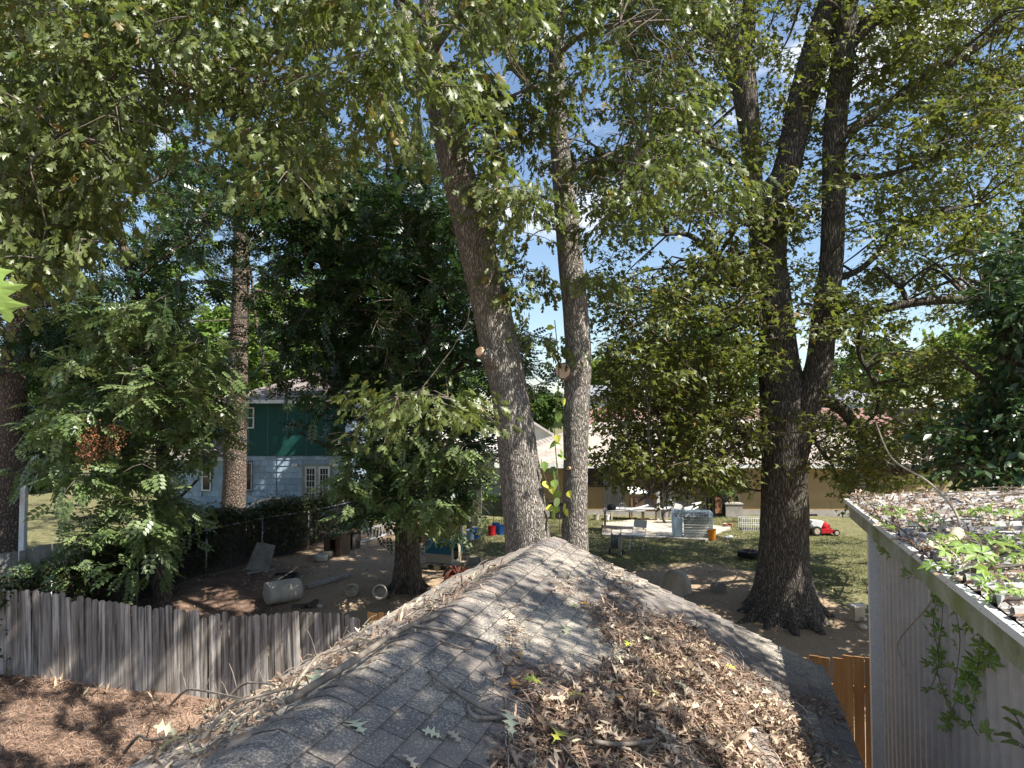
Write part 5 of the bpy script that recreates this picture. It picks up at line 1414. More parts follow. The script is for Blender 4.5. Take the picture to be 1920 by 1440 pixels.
# hose reel
t = thing('hose_reel', 'grey hose reel cart with coiled dark hose left of the folding chair', 'hose reel', ground(1155, 1040), R(-20))
part('frame', MB().tube([(-.18,0,0), (-.16,.05,.85), (.16,.05,.85), (.18,0,0)], .018, 6).tube([(-.18,0,.1), (.2,-.35,.05)], .015, 6).tube([(.18,0,.1), (.24,-.35,.05)], .015, 6), M['galv'], t)
cr = MB()
for k in range(6):
    rr2 = .20+.012*(k % 3); x = -.10+.035*k
    cr.tube([(x, .0+rr2*math.cos(a), .42+rr2*math.sin(a)) for a in np.linspace(0, 2*PI, 19)], .016, 6, False)
part('hose', cr, M['steel_panel'], t)
for x in (-.14, .12): part('drum_disc', MB().lathe([(.06,0),(.27,0),(.27,.015),(.06,.015)], (x,0,.42), 18, roty(R(90))), M['cinder'], t)
for x in (-.22, .22): part('wheel', MB().lathe([(0,0),(.10,0),(.10,.03),(0,.03)], (x,0,.10), 14, roty(R(90)), cap=False), M['black_plastic'], t)
part('shelf', MB().box((0,.05,.62), (.36,.2,.02)), M['cinder'], t)
# dirt bike
t = thing('dirt_bike', 'white and black dirt motorcycle parked before the ribbed screen door', 'motorcycle', ground(1278, 983), R(14))
def wheel(x, r, w, zc):
    o = part('wheel', MB().lathe([(r*.78,-w/2),(r*.95,-w/2),(r,-w*.2),(r,w*.2),(r*.95,w/2),(r*.78,w/2),(r*.78,-w/2)], (x,0,zc), 24, rotx(R(90)), cap=False), M['rubber'], t)
    part('rim', MB().lathe([(r*.72,-w*.3),(r*.79,-w*.3),(r*.79,w*.3),(r*.72,w*.3),(r*.72,-w*.3)], (x,0,zc), 24, rotx(R(90)), cap=False), M['galv'], o)
    sp_ = MB()
    for i in range(12): a = 2*PI*i/12; sp_.bar((x,0,zc), (x+r*.75*math.cos(a), 0, zc+r*.75*math.sin(a)), .006)
    sp_.lathe([(.04,-.05),(.04,.05)], (x,0,zc), 10, rotx(R(90))); part('spokes', sp_, M['galv'], o)
wheel(-.58, .33, .09, .33); wheel(.58, .30, .11, .30)
for s in (-.07, .07): part('fork', MB().tube([(-.58,s,.33), (-.50,s,.60), (-.36,s,.98)], .022, 7), M['galv'], t)
part('handlebar', MB().tube([(-.30,-.36,1.10), (-.33,-.2,1.08), (-.36,-.08,1.0), (-.36,.08,1.0), (-.33,.2,1.08), (-.30,.36,1.10)], .013, 6).box((-.40,0,1.10), (.04,.06,.10)), M['black_metal'], t)
part('number_plate', MB().box((-.45,0,.95), (.02,.18,.22), roty(R(-20))), M['white_paint'], t)
part('front_fender', MB().prism([(-.92,-.07,.66),(-.72,-.07,.76),(-.45,-.07,.76),(-.42,-.07,.72),(-.70,-.07,.71)], (0,.14,0)), M['white_paint'], t)
part('tank', MB().prism([(-.34,-.11,.92),(-.10,-.11,.86),(.02,-.11,.78),(-.10,-.11,.62),(-.42,-.11,.70)], (0,.22,0)), M['white_paint'], t)
part('seat', MB().prism([(-.16,-.10,.84),(.55,-.10,.86),(.62,-.10,.82),(.10,-.10,.74),(-.10,-.10,.78)], (0,.20,0)), M['black_plastic'], t)
part('rear_fender', MB().prism([(.30,-.08,.83),(.95,-.08,.92),(.96,-.08,.89),(.60,-.08,.78),(.20,-.08,.70)], (0,.16,0)), M['white_paint'], t)
part('side_panel', MB().prism([(.05,-.125,.72),(.50,-.125,.78),(.35,-.125,.60),(.12,-.125,.56)], (0,.25,0)), M['white_paint'], t)
part('engine', MB().lathe([(.15,-.11),(.17,-.08),(.17,.08),(.15,.11)], (0,0,.38), 12, rotx(R(90))).box((-.09,0,.58), (.18,.16,.22), roty(R(-15))).box((-.09,0,.52), (.22,.20,.015)).box((-.09,0,.56), (.22,.20,.015)).box((-.09,0,.60), (.22,.20,.015)), M['black_metal'], t)
part('frame', MB().tube([(-.38,0,.92), (-.30,0,.55), (-.2,0,.25), (.15,0,.24), (.22,0,.5), (.12,0,.75), (-.3,0,.85)], .02, 6).tube([(.15,.08,.35), (.58,.08,.30)], .022, 6).tube([(.15,-.08,.35), (.58,-.08,.30)], .022, 6), M['black_metal'], t)
part('exhaust', MB().tube([(-.1,-.10,.55), (-.25,-.14,.35), (.0,-.16,.25), (.25,-.16,.45), (.45,-.16,.62), (.70,-.15,.72)], [.018,.02,.02,.025,.045,.045], 8), M['galv'], t)
# clear and steel crate
t = thing('wire_crate', 'low square crate of blue tinted wire panels with a grey ribbed front', 'crate', ground(1303, 1009)+Vector((0,.45,0)), R(-8))
w_, d_, h_ = .70, .48, .92
fr_ = MB()
for x in (-w_, w_):
    for y in (-d_, d_): fr_.bar((x,y,0), (x,y,h_), .03)
for z in (.02, h_):
    for y in (-d_, d_): fr_.bar((-w_,y,z), (w_,y,z), .025)
    for x in (-w_, w_): fr_.bar((x,-d_,z), (x,d_,z), .025)
part('frame', fr_, M['pale_blue'], t)
wr = MB()
for i in range(1, 16):
    z = h_*i/16
    wr.bar((-w_,-d_,z), (-w_,d_,z), .008); wr.bar((-w_,d_,z), (w_,d_,z), .008); wr.bar((w_,-d_,z), (w_,d_,z), .008)
for i in range(1, 14): wr.bar((-w_+2*w_*i/14, d_, 0), (-w_+2*w_*i/14, d_, h_), .008)
for i in range(1, 9): wr.bar((-w_, -d_+2*d_*i/9, 0), (-w_, -d_+2*d_*i/9, h_), .008)
for i in range(1, 7): wr.bar((-w_, -d_+2*d_*i/7, h_), (w_, -d_+2*d_*i/7, h_), .008)
part('wires', wr, M['pale_blue'], t, kind='stuff')
for k in range(8): part('front_slat', MB().box((.17,-d_-.02,.05+k*.098), (1.04,.02,.088), rotx(R(-6))), M['steel_panel'], t)
part('blue_door', MB().box((-.54,-d_+.02,.4), (.30,.02,.7)), M['pale_blue'], t)
# small wire cage by the wall
t = thing('wire_cage', 'small white wire cage on the ground against the tan house, left of the oak', 'cage', ground(1411, 993), R(0)); cg = MB()
for x in np.linspace(-.5, .5, 12): cg.bar((x,-.25,0), (x,-.25,.48), .012); cg.bar((x,.25,0), (x,.25,.48), .012)
for y in (-.25, .25):
    for z in (.01, .24, .48): cg.bar((-.5,y,z), (.5,y,z), .014)
for x in np.linspace(-.5, .5, 8): cg.bar((x,-.25,.48), (x,.25,.48), .010)
part('wires', cg, M['white_paint'], t); part('tray', MB().box((0,0,.015), (1.0,.5,.03)), M['black_plastic'], t)
# tyre
def torus(R_, r_, n=30, m=12, sz=1.0):
    vs = [((R_+r_*math.cos(b))*math.cos(a), (R_+r_*math.cos(b))*math.sin(a), r_*sz*math.sin(b)) for a in [2*PI*i/n for i in range(n)] for b in [2*PI*j/m for j in range(m)]]
    return MB().add(vs, [(i*m+j, ((i+1)%n)*m+j, ((i+1)%n)*m+(j+1)%m, i*m+(j+1)%m) for i in range(n) for j in range(m)])
t = thing('tyre', 'black car tyre lying flat on the grass left of the big oak', 'tyre', ground(1405, 1046)+Vector((0,0,.12)))
part('carcass', torus(.27, .10, sz=1.15), M['rubber'], t, smooth=True)
tm = MB()
for i in range(36):
    a = 2*PI*i/36; tm.box((.365*math.cos(a), .365*math.sin(a), 0), (.02, .045, .17), rotz(a))
part('tread', tm, M['rubber'], t)
# upturned tub
q = ground(1272, 1117); t = thing('upturned_tub', 'large beige plastic tub turned upside down in the dirt, split at the top', 'tub', q+Vector((0,.35,0)), R(20))
vs = []; n = 32; prof = [(.50,0),(.48,.03),(.45,.06),(.42,.25),(.36,.42),(.27,.53),(.15,.585),(.0,.60)]
for r_, z in prof:
    for k in range(n):
        a = 2*PI*k/n; f = 1+.035*math.sin(3*a+.6)*min(1, z*3); dz = -.13*math.exp(-((math.sin(a)**2)*26+0))*(z/.6)**3 if True else 0
        vs.append((r_*f*math.cos(a), r_*f*math.sin(a)*.95, max(0, z+dz*(1 if r_ > .05 else 1))))
part('body', MB().add(vs, [(i*n+k, i*n+(k+1)%n, (i+1)*n+(k+1)%n, (i+1)*n+k) for i in range(len(prof)-1) for k in range(n)]), M['beige_plastic'], t, smooth=True)
part('rim', torus(.485, .022, 32, 6), M['beige_plastic'], t, smooth=True)
# white jug
t = thing('white_jug', 'white plastic jug dropped on the ground between the oak and the shed', 'jug', ground(1608, 1163), R(15))
part('body', MB().box((0,0,.16), (.30,.2,.30), None, .9), M['white_plastic'], t); part('lid', MB().box((0,0,.345), (.33,.23,.05)), M['white_plastic'], t); part('spout', MB().lathe([(.05,0),(.04,.07),(0,.07)], (.05,-.14,.06), 10, rotx(R(80)), cap=False), M['white_plastic'], t)
single('white_scrap', MB().lathe([(0,0),(.09,0),(.10,.05),(.06,.09),(0,.09)], (0,0,0), 10, cap=False), M['white_plastic'], 'small white plastic piece on the ground just below the jug', 'scrap', ground(1618, 1178))
# lawn mower
t = thing('lawn_mower', 'red and white push lawn mower parked at the tan wall right of the oak', 'lawn mower', ground(1541, 1003), R(4))
part('deck', MB().prism([(-.36,-.25,.10),(.50,-.25,.10),(.46,-.25,.20),(.20,-.25,.26),(-.30,-.25,.26)], (0,.5,0)), M['red_plastic'], t)
part('engine', MB().lathe([(.17,0),(.19,.10),(.17,.20),(.08,.24),(0,.24)], (.05,0,.26), 14, cap=False).box((.22,0,.34), (.14,.2,.14)), M['red_plastic'], t)
part('bag', MB().prism([(-.40,-.2,.25),(-.12,-.2,.30),(.0,-.2,.55),(-.45,-.2,.58),(-.55,-.2,.42)], (0,.4,0)), M['white_paint'], t)
for x, r_ in ((-.34, .19), (.44, .12)):
    for y in (-.29, .29):
        w_ = part('wheel', MB().lathe([(0,-.03),(r_,-.03),(r_,.03),(0,.03)], (x,y,r_), 18, rotx(R(90)), cap=False), M['black_plastic'], t)
        part('hub', MB().lathe([(0,-.04),(r_*.6,-.04),(r_*.6,.04),(0,.04)], (x,y,r_), 14, rotx(R(90)), cap=False), M['pale_wood'], w_)
part('handle', MB().tube([(-.3,-.22,.25), (-.85,-.22,.75), (-.95,0,.85), (-.85,.22,.75), (-.3,.22,.25)], .014, 6), M['black_metal'], t)
# appliances and clutter by the wall
t = thing('smoker', 'dark metal smoker box with an orange brown door against the tan wall', 'smoker', gp(tx(1336), 34.0), R(0))
part('body', MB().box((0,0,.52), (.62,.4,1.04)), M['black_plastic'], t); part('door', MB().box((-.04,-.215,.55), (.30,.03,.7)), M['terracotta'], t)
t2 = leafy('potted_fern', 'bushy drooping plant sitting on top of the dark smoker', gp(tx(1345), 34.0)+Vector((0,0,1.04)), .4, .55, 220, 'slim', .26, M['leaf_mid'], stems=8, droop=.6)
q = gp(tx(1357), 33.9); t = thing('broom', 'long handled broom leaning upright against the tan wall', 'broom', q)
part('handle', MB().tube([(0,0,.25), (.05,.35,1.6)], .014, 6), M['pale_wood'], t); part('bristles', MB().box((0,0,.13), (.26,.07,.26), None, .6), M['pale_wood'], t)
q = ground(1362, 990); t = thing('paver', 'small pile of reddish and pale rubble at the base of the tan wall', 'rubble', q)
for i in range(6): part('brick', MB().box((random.uniform(-.2,.25), random.uniform(-.12,.12), .05+.08*(i//3)), (.22,.11,.08), rotz(random.uniform(0,3))), M['terracotta'] if i % 2 else M['pale_wood'], t)
bucket('paint_pail', 'small pale pail on the ground by the wall, left of the table', 1118, 975, .26, .13, M['white_plastic'], cat='pail', handle=False)
bucket('paint_pail', 'white pail just left of the work table', 1138, 976, .26, .12, M['white_paint'], cat='pail', handle=False)
q = gp(tx(1041), 33.7); t = thing('dark_bin', 'black bin against the tan wall between the two trunks', 'bin', q)
part('body', MB().box((0,0,.36), (.62,.5,.72), None, 1.08), M['black_plastic'], t); part('rim', MB().box((0,0,.74), (.72,.6,.05)), M['black_plastic'], t)
single('white_scrap', MB().box((0,0,.03), (.3,.16,.05)).box((.1,.1,.05), (.16,.1,.04)), M['white_paint'], 'scrap of white rubbish in the grass right of the orange bucket', 'scrap', ground(1367, 1009), R(15))
single('patio_board', MB().bar((-.5,-.25,.02), (.45,.2,.03), .14, .025), M['grey_wood'], 'loose grey board lying on the patio by the crate', 'board', ground(1262, 1008)+Vector((0,0,PZ)))
q = gp(at(1385, 960, 33).x, 33.9); t = thing('storage_box', 'low grey storage box against the tan wall left of the wire cage', 'box', q)
part('body', MB().box((0,0,.3), (.75,.5,.6)), M['cinder'], t); part('lid', MB().box((0,0,.62), (.82,.56,.05)), M['grey_wood'], t)
# fallen pale limb against the blue house
a = gp(hx(500, 35.8), 35.8); stick([a+Vector((-.9,0,.15)), a+Vector((-.3,0,.5)), a+Vector((.4,.1,.62)), a+Vector((1.1,.1,.55)), a+Vector((1.35,0,.2))], (.09, .07), 'pale fallen limb heaped with vines in front of the blue house', mat=M['stick_pale'], side=((.5, (.2,0,1), .5, .03), (.3, (-1,0,.5), .9, .03)))

# sapling between the roof peak and the lawn, and grape like vine between the trunks
q = gp(at(1120, 1040, 18).x, 18.0); leafy('broadleaf_sapling', 'young broad leaved sapling just right of the roof peak', q, 1.15, .62, 75, 'maple', .30, M['leaf_vine'], stems=6, zlo=.35)

# ================================================================== TREES
GAPS = [(300,262,22),(285,300,16),(350,330,14),(420,90,8),(300,50,14),(690,250,0.1),(925,110,26),(960,150,26),(930,190,16),(1040,600,14),(1015,610,26),(1010,660,22),(1130,640,12),(1112,560,10),(1115,500,9),
        (1135,160,10),(1240,50,16),(1225,85,14),(1370,200,12),(1345,150,8),(1490,90,16),(1500,50,12),(1835,510,20),(1800,535,12),(1850,340,16),(1870,350,12),(1790,620,10),(1720,640,8),(1200,10,10),(1650,120,8),(1740,210,6),
        (230,430,12),(260,400,14),(320,350,10),(380,380,16),(400,430,14),(390,500,16),(130,240,6),(160,500,10),(110,560,10),(500,540,12),(640,210,8),(560,330,6),(1395,190,5),(1165,455,8),(1145,330,8),(760,330,6),(820,360,7),(700,560,6),(980,530,9),(1010,480,7)]
# leaves cut away along sun rays so chosen yard and crown spots are lit
for px, py, r_ in ((360,1128,.5),(420,1122,.45),(460,1135,.4),(390,1105,.3),(520,1090,.45),(540,1130,.35),(650,1135,.5),(700,1120,.25),(800,1075,.6),(830,1090,.5),(780,1140,.5),(820,1140,.4),(640,1050,.35),(600,1062,.3),(700,1080,.2),
                   (560,1060,.3),(850,1060,.3),(930,1010,.6),(870,960,.9),(900,950,.9),(1000,960,.6),(1160,960,.5),(1230,985,.5),(1300,985,.4),(1370,1000,.8),(1430,1000,.7),(1540,1030,1.0),(1600,1030,1.0),(1600,1100,.3),(1540,1130,.3),
                   (1300,1100,.3),(1380,1090,.4),(1270,1060,.3),(1350,1130,.3),(1490,1150,.35),(1440,1160,.25),(1560,1170,.3),(1280,1080,.3),(1160,1045,.4),
                   (40,1380,.6),(120,1400,.6),(200,1300,.4),(60,1330,.5),(330,1300,.5),(150,1340,.3),(260,1380,.35),(380,1320,.4),(90,1280,.4),(480,950,.5),(440,890,.5),(90,960,1.2),(100,1010,.9)):
    SUNHOLES.append((np.array(ground(px, py)), r_))
for px, py, D_, r_ in ((180,690,17.6,.8),(250,720,17.4,.9),(330,650,17.6,.7),(220,820,17.3,.8),(300,900,17.3,.9),(240,960,17.2,.8),(350,940,17.5,.7),(150,1030,17.4,.7),(220,900,17.2,.7),(280,1020,17.3,.6),(340,760,17.6,.7),(120,860,17.6,.6),(390,800,17.8,.5),
                       (720,780,16.5,.6),(790,770,16.5,.6),(690,900,16.5,.6),(760,940,16.6,.5),(840,890,16.6,.6),(640,820,17,.5),(500,230,9.6,.6),(600,300,9.6,.6),(330,120,10,.7),(120,300,9.5,.6),(250,90,10,.6),(420,60,10.5,.7),(700,60,12,.6),(960,350,12.5,.5),(1040,300,13.5,.5),(1300,340,11.6,.5),(180,180,9.8,.6),(860,700,14,.5),
                       (930,600,14.1,.3),(960,900,14.1,.3),(1080,500,14.5,.3),(1150,650,15.5,.8),(1180,560,15.5,.7),(1750,480,16,.7),(1650,440,16,.6),(1700,380,16,.6),(445,890,29.6,.5),(452,600,29.6,.8),(450,450,29.6,.8),(40,600,21,.8),(1400,650,15.5,.5)):
    SUNHOLES.append((np.array(at(px, py, D_)), r_))
# ---- tree A: big leaning oak with ridged grey bark
qa = gp(at(1008, 1400, 14.5).x, 14.5)
A = Tree('oak_tree', 'large leaning grey barked oak with a sawn limb stub, rising behind the roof peak', qa, M['bark_grey'])
A.limb([(1012,1430,120),(1004,1200,100),(990,1020,86),(972,860,75),(956,740,69),(934,640,72),(908,520,71),(880,400,69),(838,250,58),(808,110,45),(803,0,36),(795,-250,28),(800,-600,14)], 14.5, 'trunk', 36, .075, .09, flare=.35)
A.limb([(822,200,30),(790,110,29),(760,30,26),(735,-60,24),(690,-300,16)], 14.4, n=20, noise=.07)
A.limb([(806,130,22,14.4),(760,62,17,14.0),(700,64,15,13.5),(640,76,14,13.0),(560,96,13,12.4),(470,132,12,11.6),(380,172,12,11.0),(310,196,11,10.5),(240,204,10,10.0),(170,224,8,9.6),(110,250,6,9.3),(60,300,4,9.0)], n=12, noise=.09)
A.limb([(805,60,18,14.4),(760,0,15,13.6),(640,-60,12,12.4),(500,-90,10,11)], n=10)
A.limb([(815,90,18,14.4),(870,20,14,13.6),(950,-40,12,12.6),(1080,-80,8,11.5)], n=10)
A.limb([(845,280,10,14.4),(900,225,8,13.8),(960,180,6,13.2),(1010,160,4,12.8)], n=8)
# broken stub left, with torn wood
A.limb([(935,688,36,14.35),(918,670,27,14.15),(902,660,22,14.05)], name='limb_stub', n=14, noise=.12, step=.06)
part('cut_face', MB().tube([at(903,660.5,14.05), at(898,658,14.0)], [.10, .085], 12, True, .3, seed=3), M['cut_wood'], A.t, True)
# ---- tree B: straighter companion trunk with sawn disc
qb = gp(at(1078, 1400, 14.9).x, 14.9)
B = Tree('oak_tree', 'slimmer upright grey trunk with a round pale sawn limb face, right of the leaning oak', qb, M['bark_grey'])
B.limb([(1076,1430,70),(1077,1150,58),(1078,1025,50),(1078,960,46),(1079,850,47),(1081,740,49),(1084,690,50),(1083,640,49),(1078,570,48),(1071,500,47),(1062,400,44),(1052,300,38),(1044,200,34),(1044,100,31),(1046,0,28),(1050,-400,18)], 14.9, 'trunk', 32, .075, .09, flare=.2)
B.limb([(1072,700,40,14.85),(1062,697,36,14.7),(1056,696,33,14.52)], name='limb_stub', n=16, noise=.06, step=.05)
c0 = at(1056, 695.5, 14.53); c1 = at(1055, 695, 14.48)
part('cut_face', MB().tube([c0, c1], [.145, .143], 24, True, .02), M['fresh_cut'], B.t, True)
part('cut_face', MB().tube([at(1068,878,14.66), at(1065,878,14.60)], [.035, .033], 12), M['cut_wood'], B.t, True)
B.limb([(1050,100,12,14.8),(1100,60,9,14.2),(1180,40,7,13.6),(1240,20,5,13)], n=8)
B.limb([(1058,330,12,14.8),(1120,300,9,14.0),(1200,310,7,13.2),(1290,330,5,12.6)], n=8)
B.limb([(1048,220,10,14.8),(1000,170,8,14.2),(950,120,5,13.8)], n=8)

# crown of A: hanging boughs of lobed leaves
pa = [(-60,-260),(1000,-260),(960,60),(900,120),(870,260),(780,280),(700,240),(660,300),(560,330),(470,260),(430,180),(330,170),(250,190),(230,330),(150,430),(90,470),(-60,500)]
CA = sample(pa, (8.8, 15), 430, GAPS, [(800,100,50,.85),(830,230,45,.9),(760,30,40,.7),(810,20,40,.8),(815,170,40,.85)])
CA2 = sample([(-60,60),(220,90),(250,330),(170,450),(70,520),(-60,560)], (8.6, 12), 60, GAPS)
CA3 = np.array([tuple(at(x, y, d)) for x, y, d in ((745,745,11.2),(790,735,11.4),(840,745,11.6),(870,770,11.8),(820,770,11.4),(590,330,9.5),(560,290,9.6),(520,240,9.8),(640,280,10),(500,310,9.6),(905,395,13.4),(925,420,13.5),(880,330,13.4),(930,330,11),(960,350,11),(1000,370,11),(950,300,11.2),(890,240,12),(600,130,10.5),(700,150,11))])
A.limb([(925,790,5,14.2),(880,760,5,13.2),(800,740,4,12),(740,745,3,11.2)], n=6)
A.crown(np.concatenate([CA, CA2, CA3]),   .62, 98, 'lobed', .17, M['leaf_oak'], droop=.85, gaps=GAPS, limbs=.2, nparts=300)
CAo = sample([(-500,-1500),(1500,-1500),(1500,-260),(-500,-260)], (9, 19), 60)
A.crown(CAo, .8, 60, 'lobed', .24, M['leaf_oak'], droop=.4, limbs=.12, name='upper_crown')
# crown of B
pb = [(880,-200),(1330,-200),(1330,330),(1270,420),(1180,400),(1120,330),(1090,400),(1030,340),(985,430),(930,380),(900,250),(880,60)]
CB = sample(pb, (12.6, 16), 250, GAPS)
CB2 = np.array([tuple(at(x, y, d)) for x, y, d in ((1035,120,14.3),(1050,170,14.3),(1030,220,14.4),(1048,60,14.3),(1060,250,14.4),(1050,300,14.4),(1075,320,14.4),(1040,330,14.5),(1075,200,14.5),(1280,320,11.5),(1320,340,11.6),(1250,290,11.5),(1340,360,11.7),(1200,360,12),(1370,325,12),(1020,500,13.9),(960,470,13.8),(990,520,14),(975,560,14.2),(1000,440,13.6),(950,520,14),(930,430,13.5),(1010,400,13.8),(1130,430,13.8),(1120,520,14),(1150,380,13.6),(1035,600,14.4),(1030,640,14.4),(1026,540,14.3))])
B.crown(np.concatenate([CB, CB2]), .5, 90, 'lobed', .18, M['leaf_oak'], droop=.8, gaps=GAPS, limbs=.25, nparts=200)
# vines hanging between the trunks
vt = thing('trunk_vine', 'large leaved green and yellow vine hanging between the two grey trunks', 'vine', gp(at(1042, 1400, 14.2).x, 14.2))
vm = MB().tube([p-vt.location for p in catmull([at(1050,1000,14.3), at(1046,900,14.35), at(1040,800,14.4), at(1048,700,14.5), at(1040,600,14.5)], .1)], .009, 5)
part('stem', vm, M['twig'], vt)
part('stem', MB().tube([p-vt.location for p in catmull([at(1046,940,14.3), at(1020,890,14.3), at(1015,860,14.3)], .1)], .006, 5), M['twig'], vt)
big = oakleaf  # same helper, broad leaves are heart shaped here
def heart(s, mat):
    return MB().add([(0,0,0),(.15*s,.35*s,.03*s),(.5*s,.38*s,0),(s,0,-.12*s),(.5*s,-.38*s,0),(.15*s,-.35*s,.03*s),(.5*s,0,-.05*s)], [(0,6,1),(1,6,2),(2,6,3),(3,6,4),(4,6,5),(5,6,0)]).mesh('leaf', mat)
hl = [heart(.20, M['leaf_vine']), heart(.24, M['leaf_light']), heart(.17, M['dryleaf_yellow'])]
for px, py in [(1042,905),(1050,925),(1038,935),(1056,940),(1046,955),(1035,915),(1030,880),(1025,860),(1022,895),(1040,870),(1050,880),(1060,920),(1045,850),(1042,840),(1052,830),(1040,815),(1046,790),(1050,770),(1053,740),(1040,955),(1060,950),(1032,950),(1036,640),(1040,660),(1030,610),(1042,830)]:
    link('leaf', hl[int(rng.choice([0,0,0,1,1,2]))], vt, at(px+rng.normal(0,4), py+rng.normal(0,4), 14.25)-vt.location, (rng.normal(0,.5)+R(50), rng.normal(0,.5)+R(50), rng.uniform(0,6.28)))

# ---- tree C: great dark oak on the right
qc = ground(1470, 1150)
C = Tree('oak_tree', 'massive dark barked oak with a flared root base and several tall leaders, right of centre', qc, M['bark_oak'])
DC = qc.y
C.limb([(1470,1200,190),(1470,1160,158),(1470,1125,124),(1469,1080,98),(1470,1000,85),(1470,900,82),(1472,820,86),(1470,760,88),(1462,700,76),(1455,600,64),(1442,500,66),(1440,440,72),(1443,380,60),(1470,330,50),(1488,260,50),(1500,200,52),(1522,130,58),(1540,60,50),(1560,-10,44),(1590,-200,32),(1620,-500,14)], DC, 'trunk', 40, .085, .10, flare=.0)
C.limb([(1490,860,46,DC-.1),(1510,770,54,DC-.25),(1535,690,50,DC-.35),(1545,600,45,DC-.4),(1558,500,42,DC-.4),(1562,400,41,DC-.4),(1565,250,42,DC-.4),(1580,110,42,DC-.4),(1588,0,40,DC-.4),(1592,-200,30,DC-.3),(1600,-500,14,DC)], name='leader', n=28, noise=.08, step=.1)
C.limb([(1436,460,40),(1416,400,36),(1410,300,35),(1400,200,44),(1382,110,58),(1340,40,44),(1285,-5,34),(1180,-80,24),(1000,-160,12)], DC-.1, 'leader', 24, .08, .1)
C.limb([(1385,130,34),(1402,60,28),(1405,0,24),(1410,-200,16)], DC-.05, 'leader', 16, .08)
L_ = [[(1592,85,26),(1620,52,32),(1650,30,26),(1700,5,24),(1780,-60,18)], [(1575,255,24),(1620,228,20),(1680,185,19),(1740,142,18),(1800,108,17),(1850,75,15),(1920,22,12),(1990,-40,8)], [(1800,105,10),(1850,125,9),(1920,160,7)],
      [(1545,640,26),(1580,610,22),(1640,585,17),(1710,568,16),(1790,562,18),(1850,570,20),(1900,600,20),(1970,640,18)], [(1500,745,30),(1560,755,24),(1595,785,22),(1615,825,24),(1640,862,25),(1680,882,20),(1730,876,12),(1790,870,8)],
      [(1400,540,18),(1370,510,14),(1330,470,12),(1290,440,10),(1240,440,6)], [(1400,330,20),(1360,290,18),(1310,250,15),(1260,210,12),(1210,185,9),(1160,195,6)],
      [(1435,830,20),(1390,805,14),(1320,790,12),(1270,810,10),(1240,850,8)], [(1430,850,10,DC),(1360,850,9,DC-.6),(1300,880,9,DC-1.2),(1260,905,8,DC-1.8),(1220,925,7,DC-2.2),(1190,945,4,DC-2.4)],
      [(1575,520,14),(1620,500,11),(1690,430,9),(1760,400,8),(1840,380,6)], [(1700,570,12),(1690,540,10),(1640,500,8)], [(1590,330,12),(1650,330,10),(1720,310,8),(1800,280,6),(1880,270,5)],
      [(1620,590,10),(1610,660,9),(1640,720,8),(1645,770,6),(1625,790,4)], [(1515,770,12),(1530,830,8),(1560,870,6),(1570,900,4)]]
for l in L_: C.limb(l, DC-.2, n=12, noise=.09)
# root flare: buttress roots spreading over the ground
for i in range(13):
    a = 2*PI*i/13+.2; r1 = random.uniform(1.1, 1.6); c_, s_ = math.cos(a), math.sin(a); z0 = qc.z
    P_ = [Vector((qc.x+c_*.35, qc.y+s_*.35, z0+1.15)), Vector((qc.x+c_*.58, qc.y+s_*.58, z0+.45)), Vector((qc.x+c_*.9, qc.y+s_*.9, z0+.06)), Vector((qc.x+c_*r1, qc.y+s_*r1, z0-.18))]
    pts = catmull(P_, .1); part('root', MB().tube(pts, list(np.linspace(.30, .08, len(pts))), 10, True, .15, seed=i), M['bark_oak'], C.t, True, True)
pc = [(1120,-250),(2000,-250),(2000,560),(1900,640),(1850,760),(1740,800),(1700,870),(1640,930),(1570,880),(1530,760),(1480,700),(1420,760),(1420,860),(1330,875),(1240,905),(1150,900),(1135,850),(1150,770),(1120,700),(1125,600),(1110,520),(1125,420),(1110,330),(1150,200),(1150,120)]
GC = [(a, b, c*.8) for a, b, c in GAPS]
thin = [(1480,640,60,.5),(1445,860,40,.9),(1470,330,60,.45),(1560,420,60,.5),(1500,500,50,.6),(1560,200,60,.5),(1400,200,50,.5),(1450,740,50,.6)]
CC = sample(pc, (DC-3.4, DC+5.5), 1050, GC, thin)
C.crown(CC, .62, 76, 'maple', .18, M['leaf_right'], droop=.25, gaps=GC, limbs=.28, nparts=300)
CC2 = sample([(1130,520),(1420,470),(1430,830),(1340,870),(1240,895),(1160,890),(1125,700)], (DC-3, DC+2.5), 200, GC)
C.crown(CC2, .55, 78, 'maple', .165, M['leaf_right'], droop=.3, limbs=.2, name='lower_crown')
CC3 = np.concatenate([sample([(1500,770),(1620,740),(1790,760),(1790,900),(1640,925),(1520,880)], (DC-1.5, DC+3), 70), sample([(1130,850),(1420,850),(1420,890),(1280,925),(1140,905)], (DC-2, DC+2), 26), sample([(1600,-100),(2000,-100),(2000,560),(1640,560),(1640,200)], (DC-2, DC+6), 190, GC)])
C.crown(CC3, .58, 85, 'maple', .16, M['leaf_right'], droop=.3, limbs=.3, name='side_crown')
CCo = sample([(900,-1300),(2700,-1300),(2700,-150),(2150,300),(2000,300),(2000,-250),(1120,-250)], (DC-4, DC+6), 90)
C.crown(CCo, .9, 60, 'maple', .22, M['leaf_right'], limbs=.1, name='upper_crown')

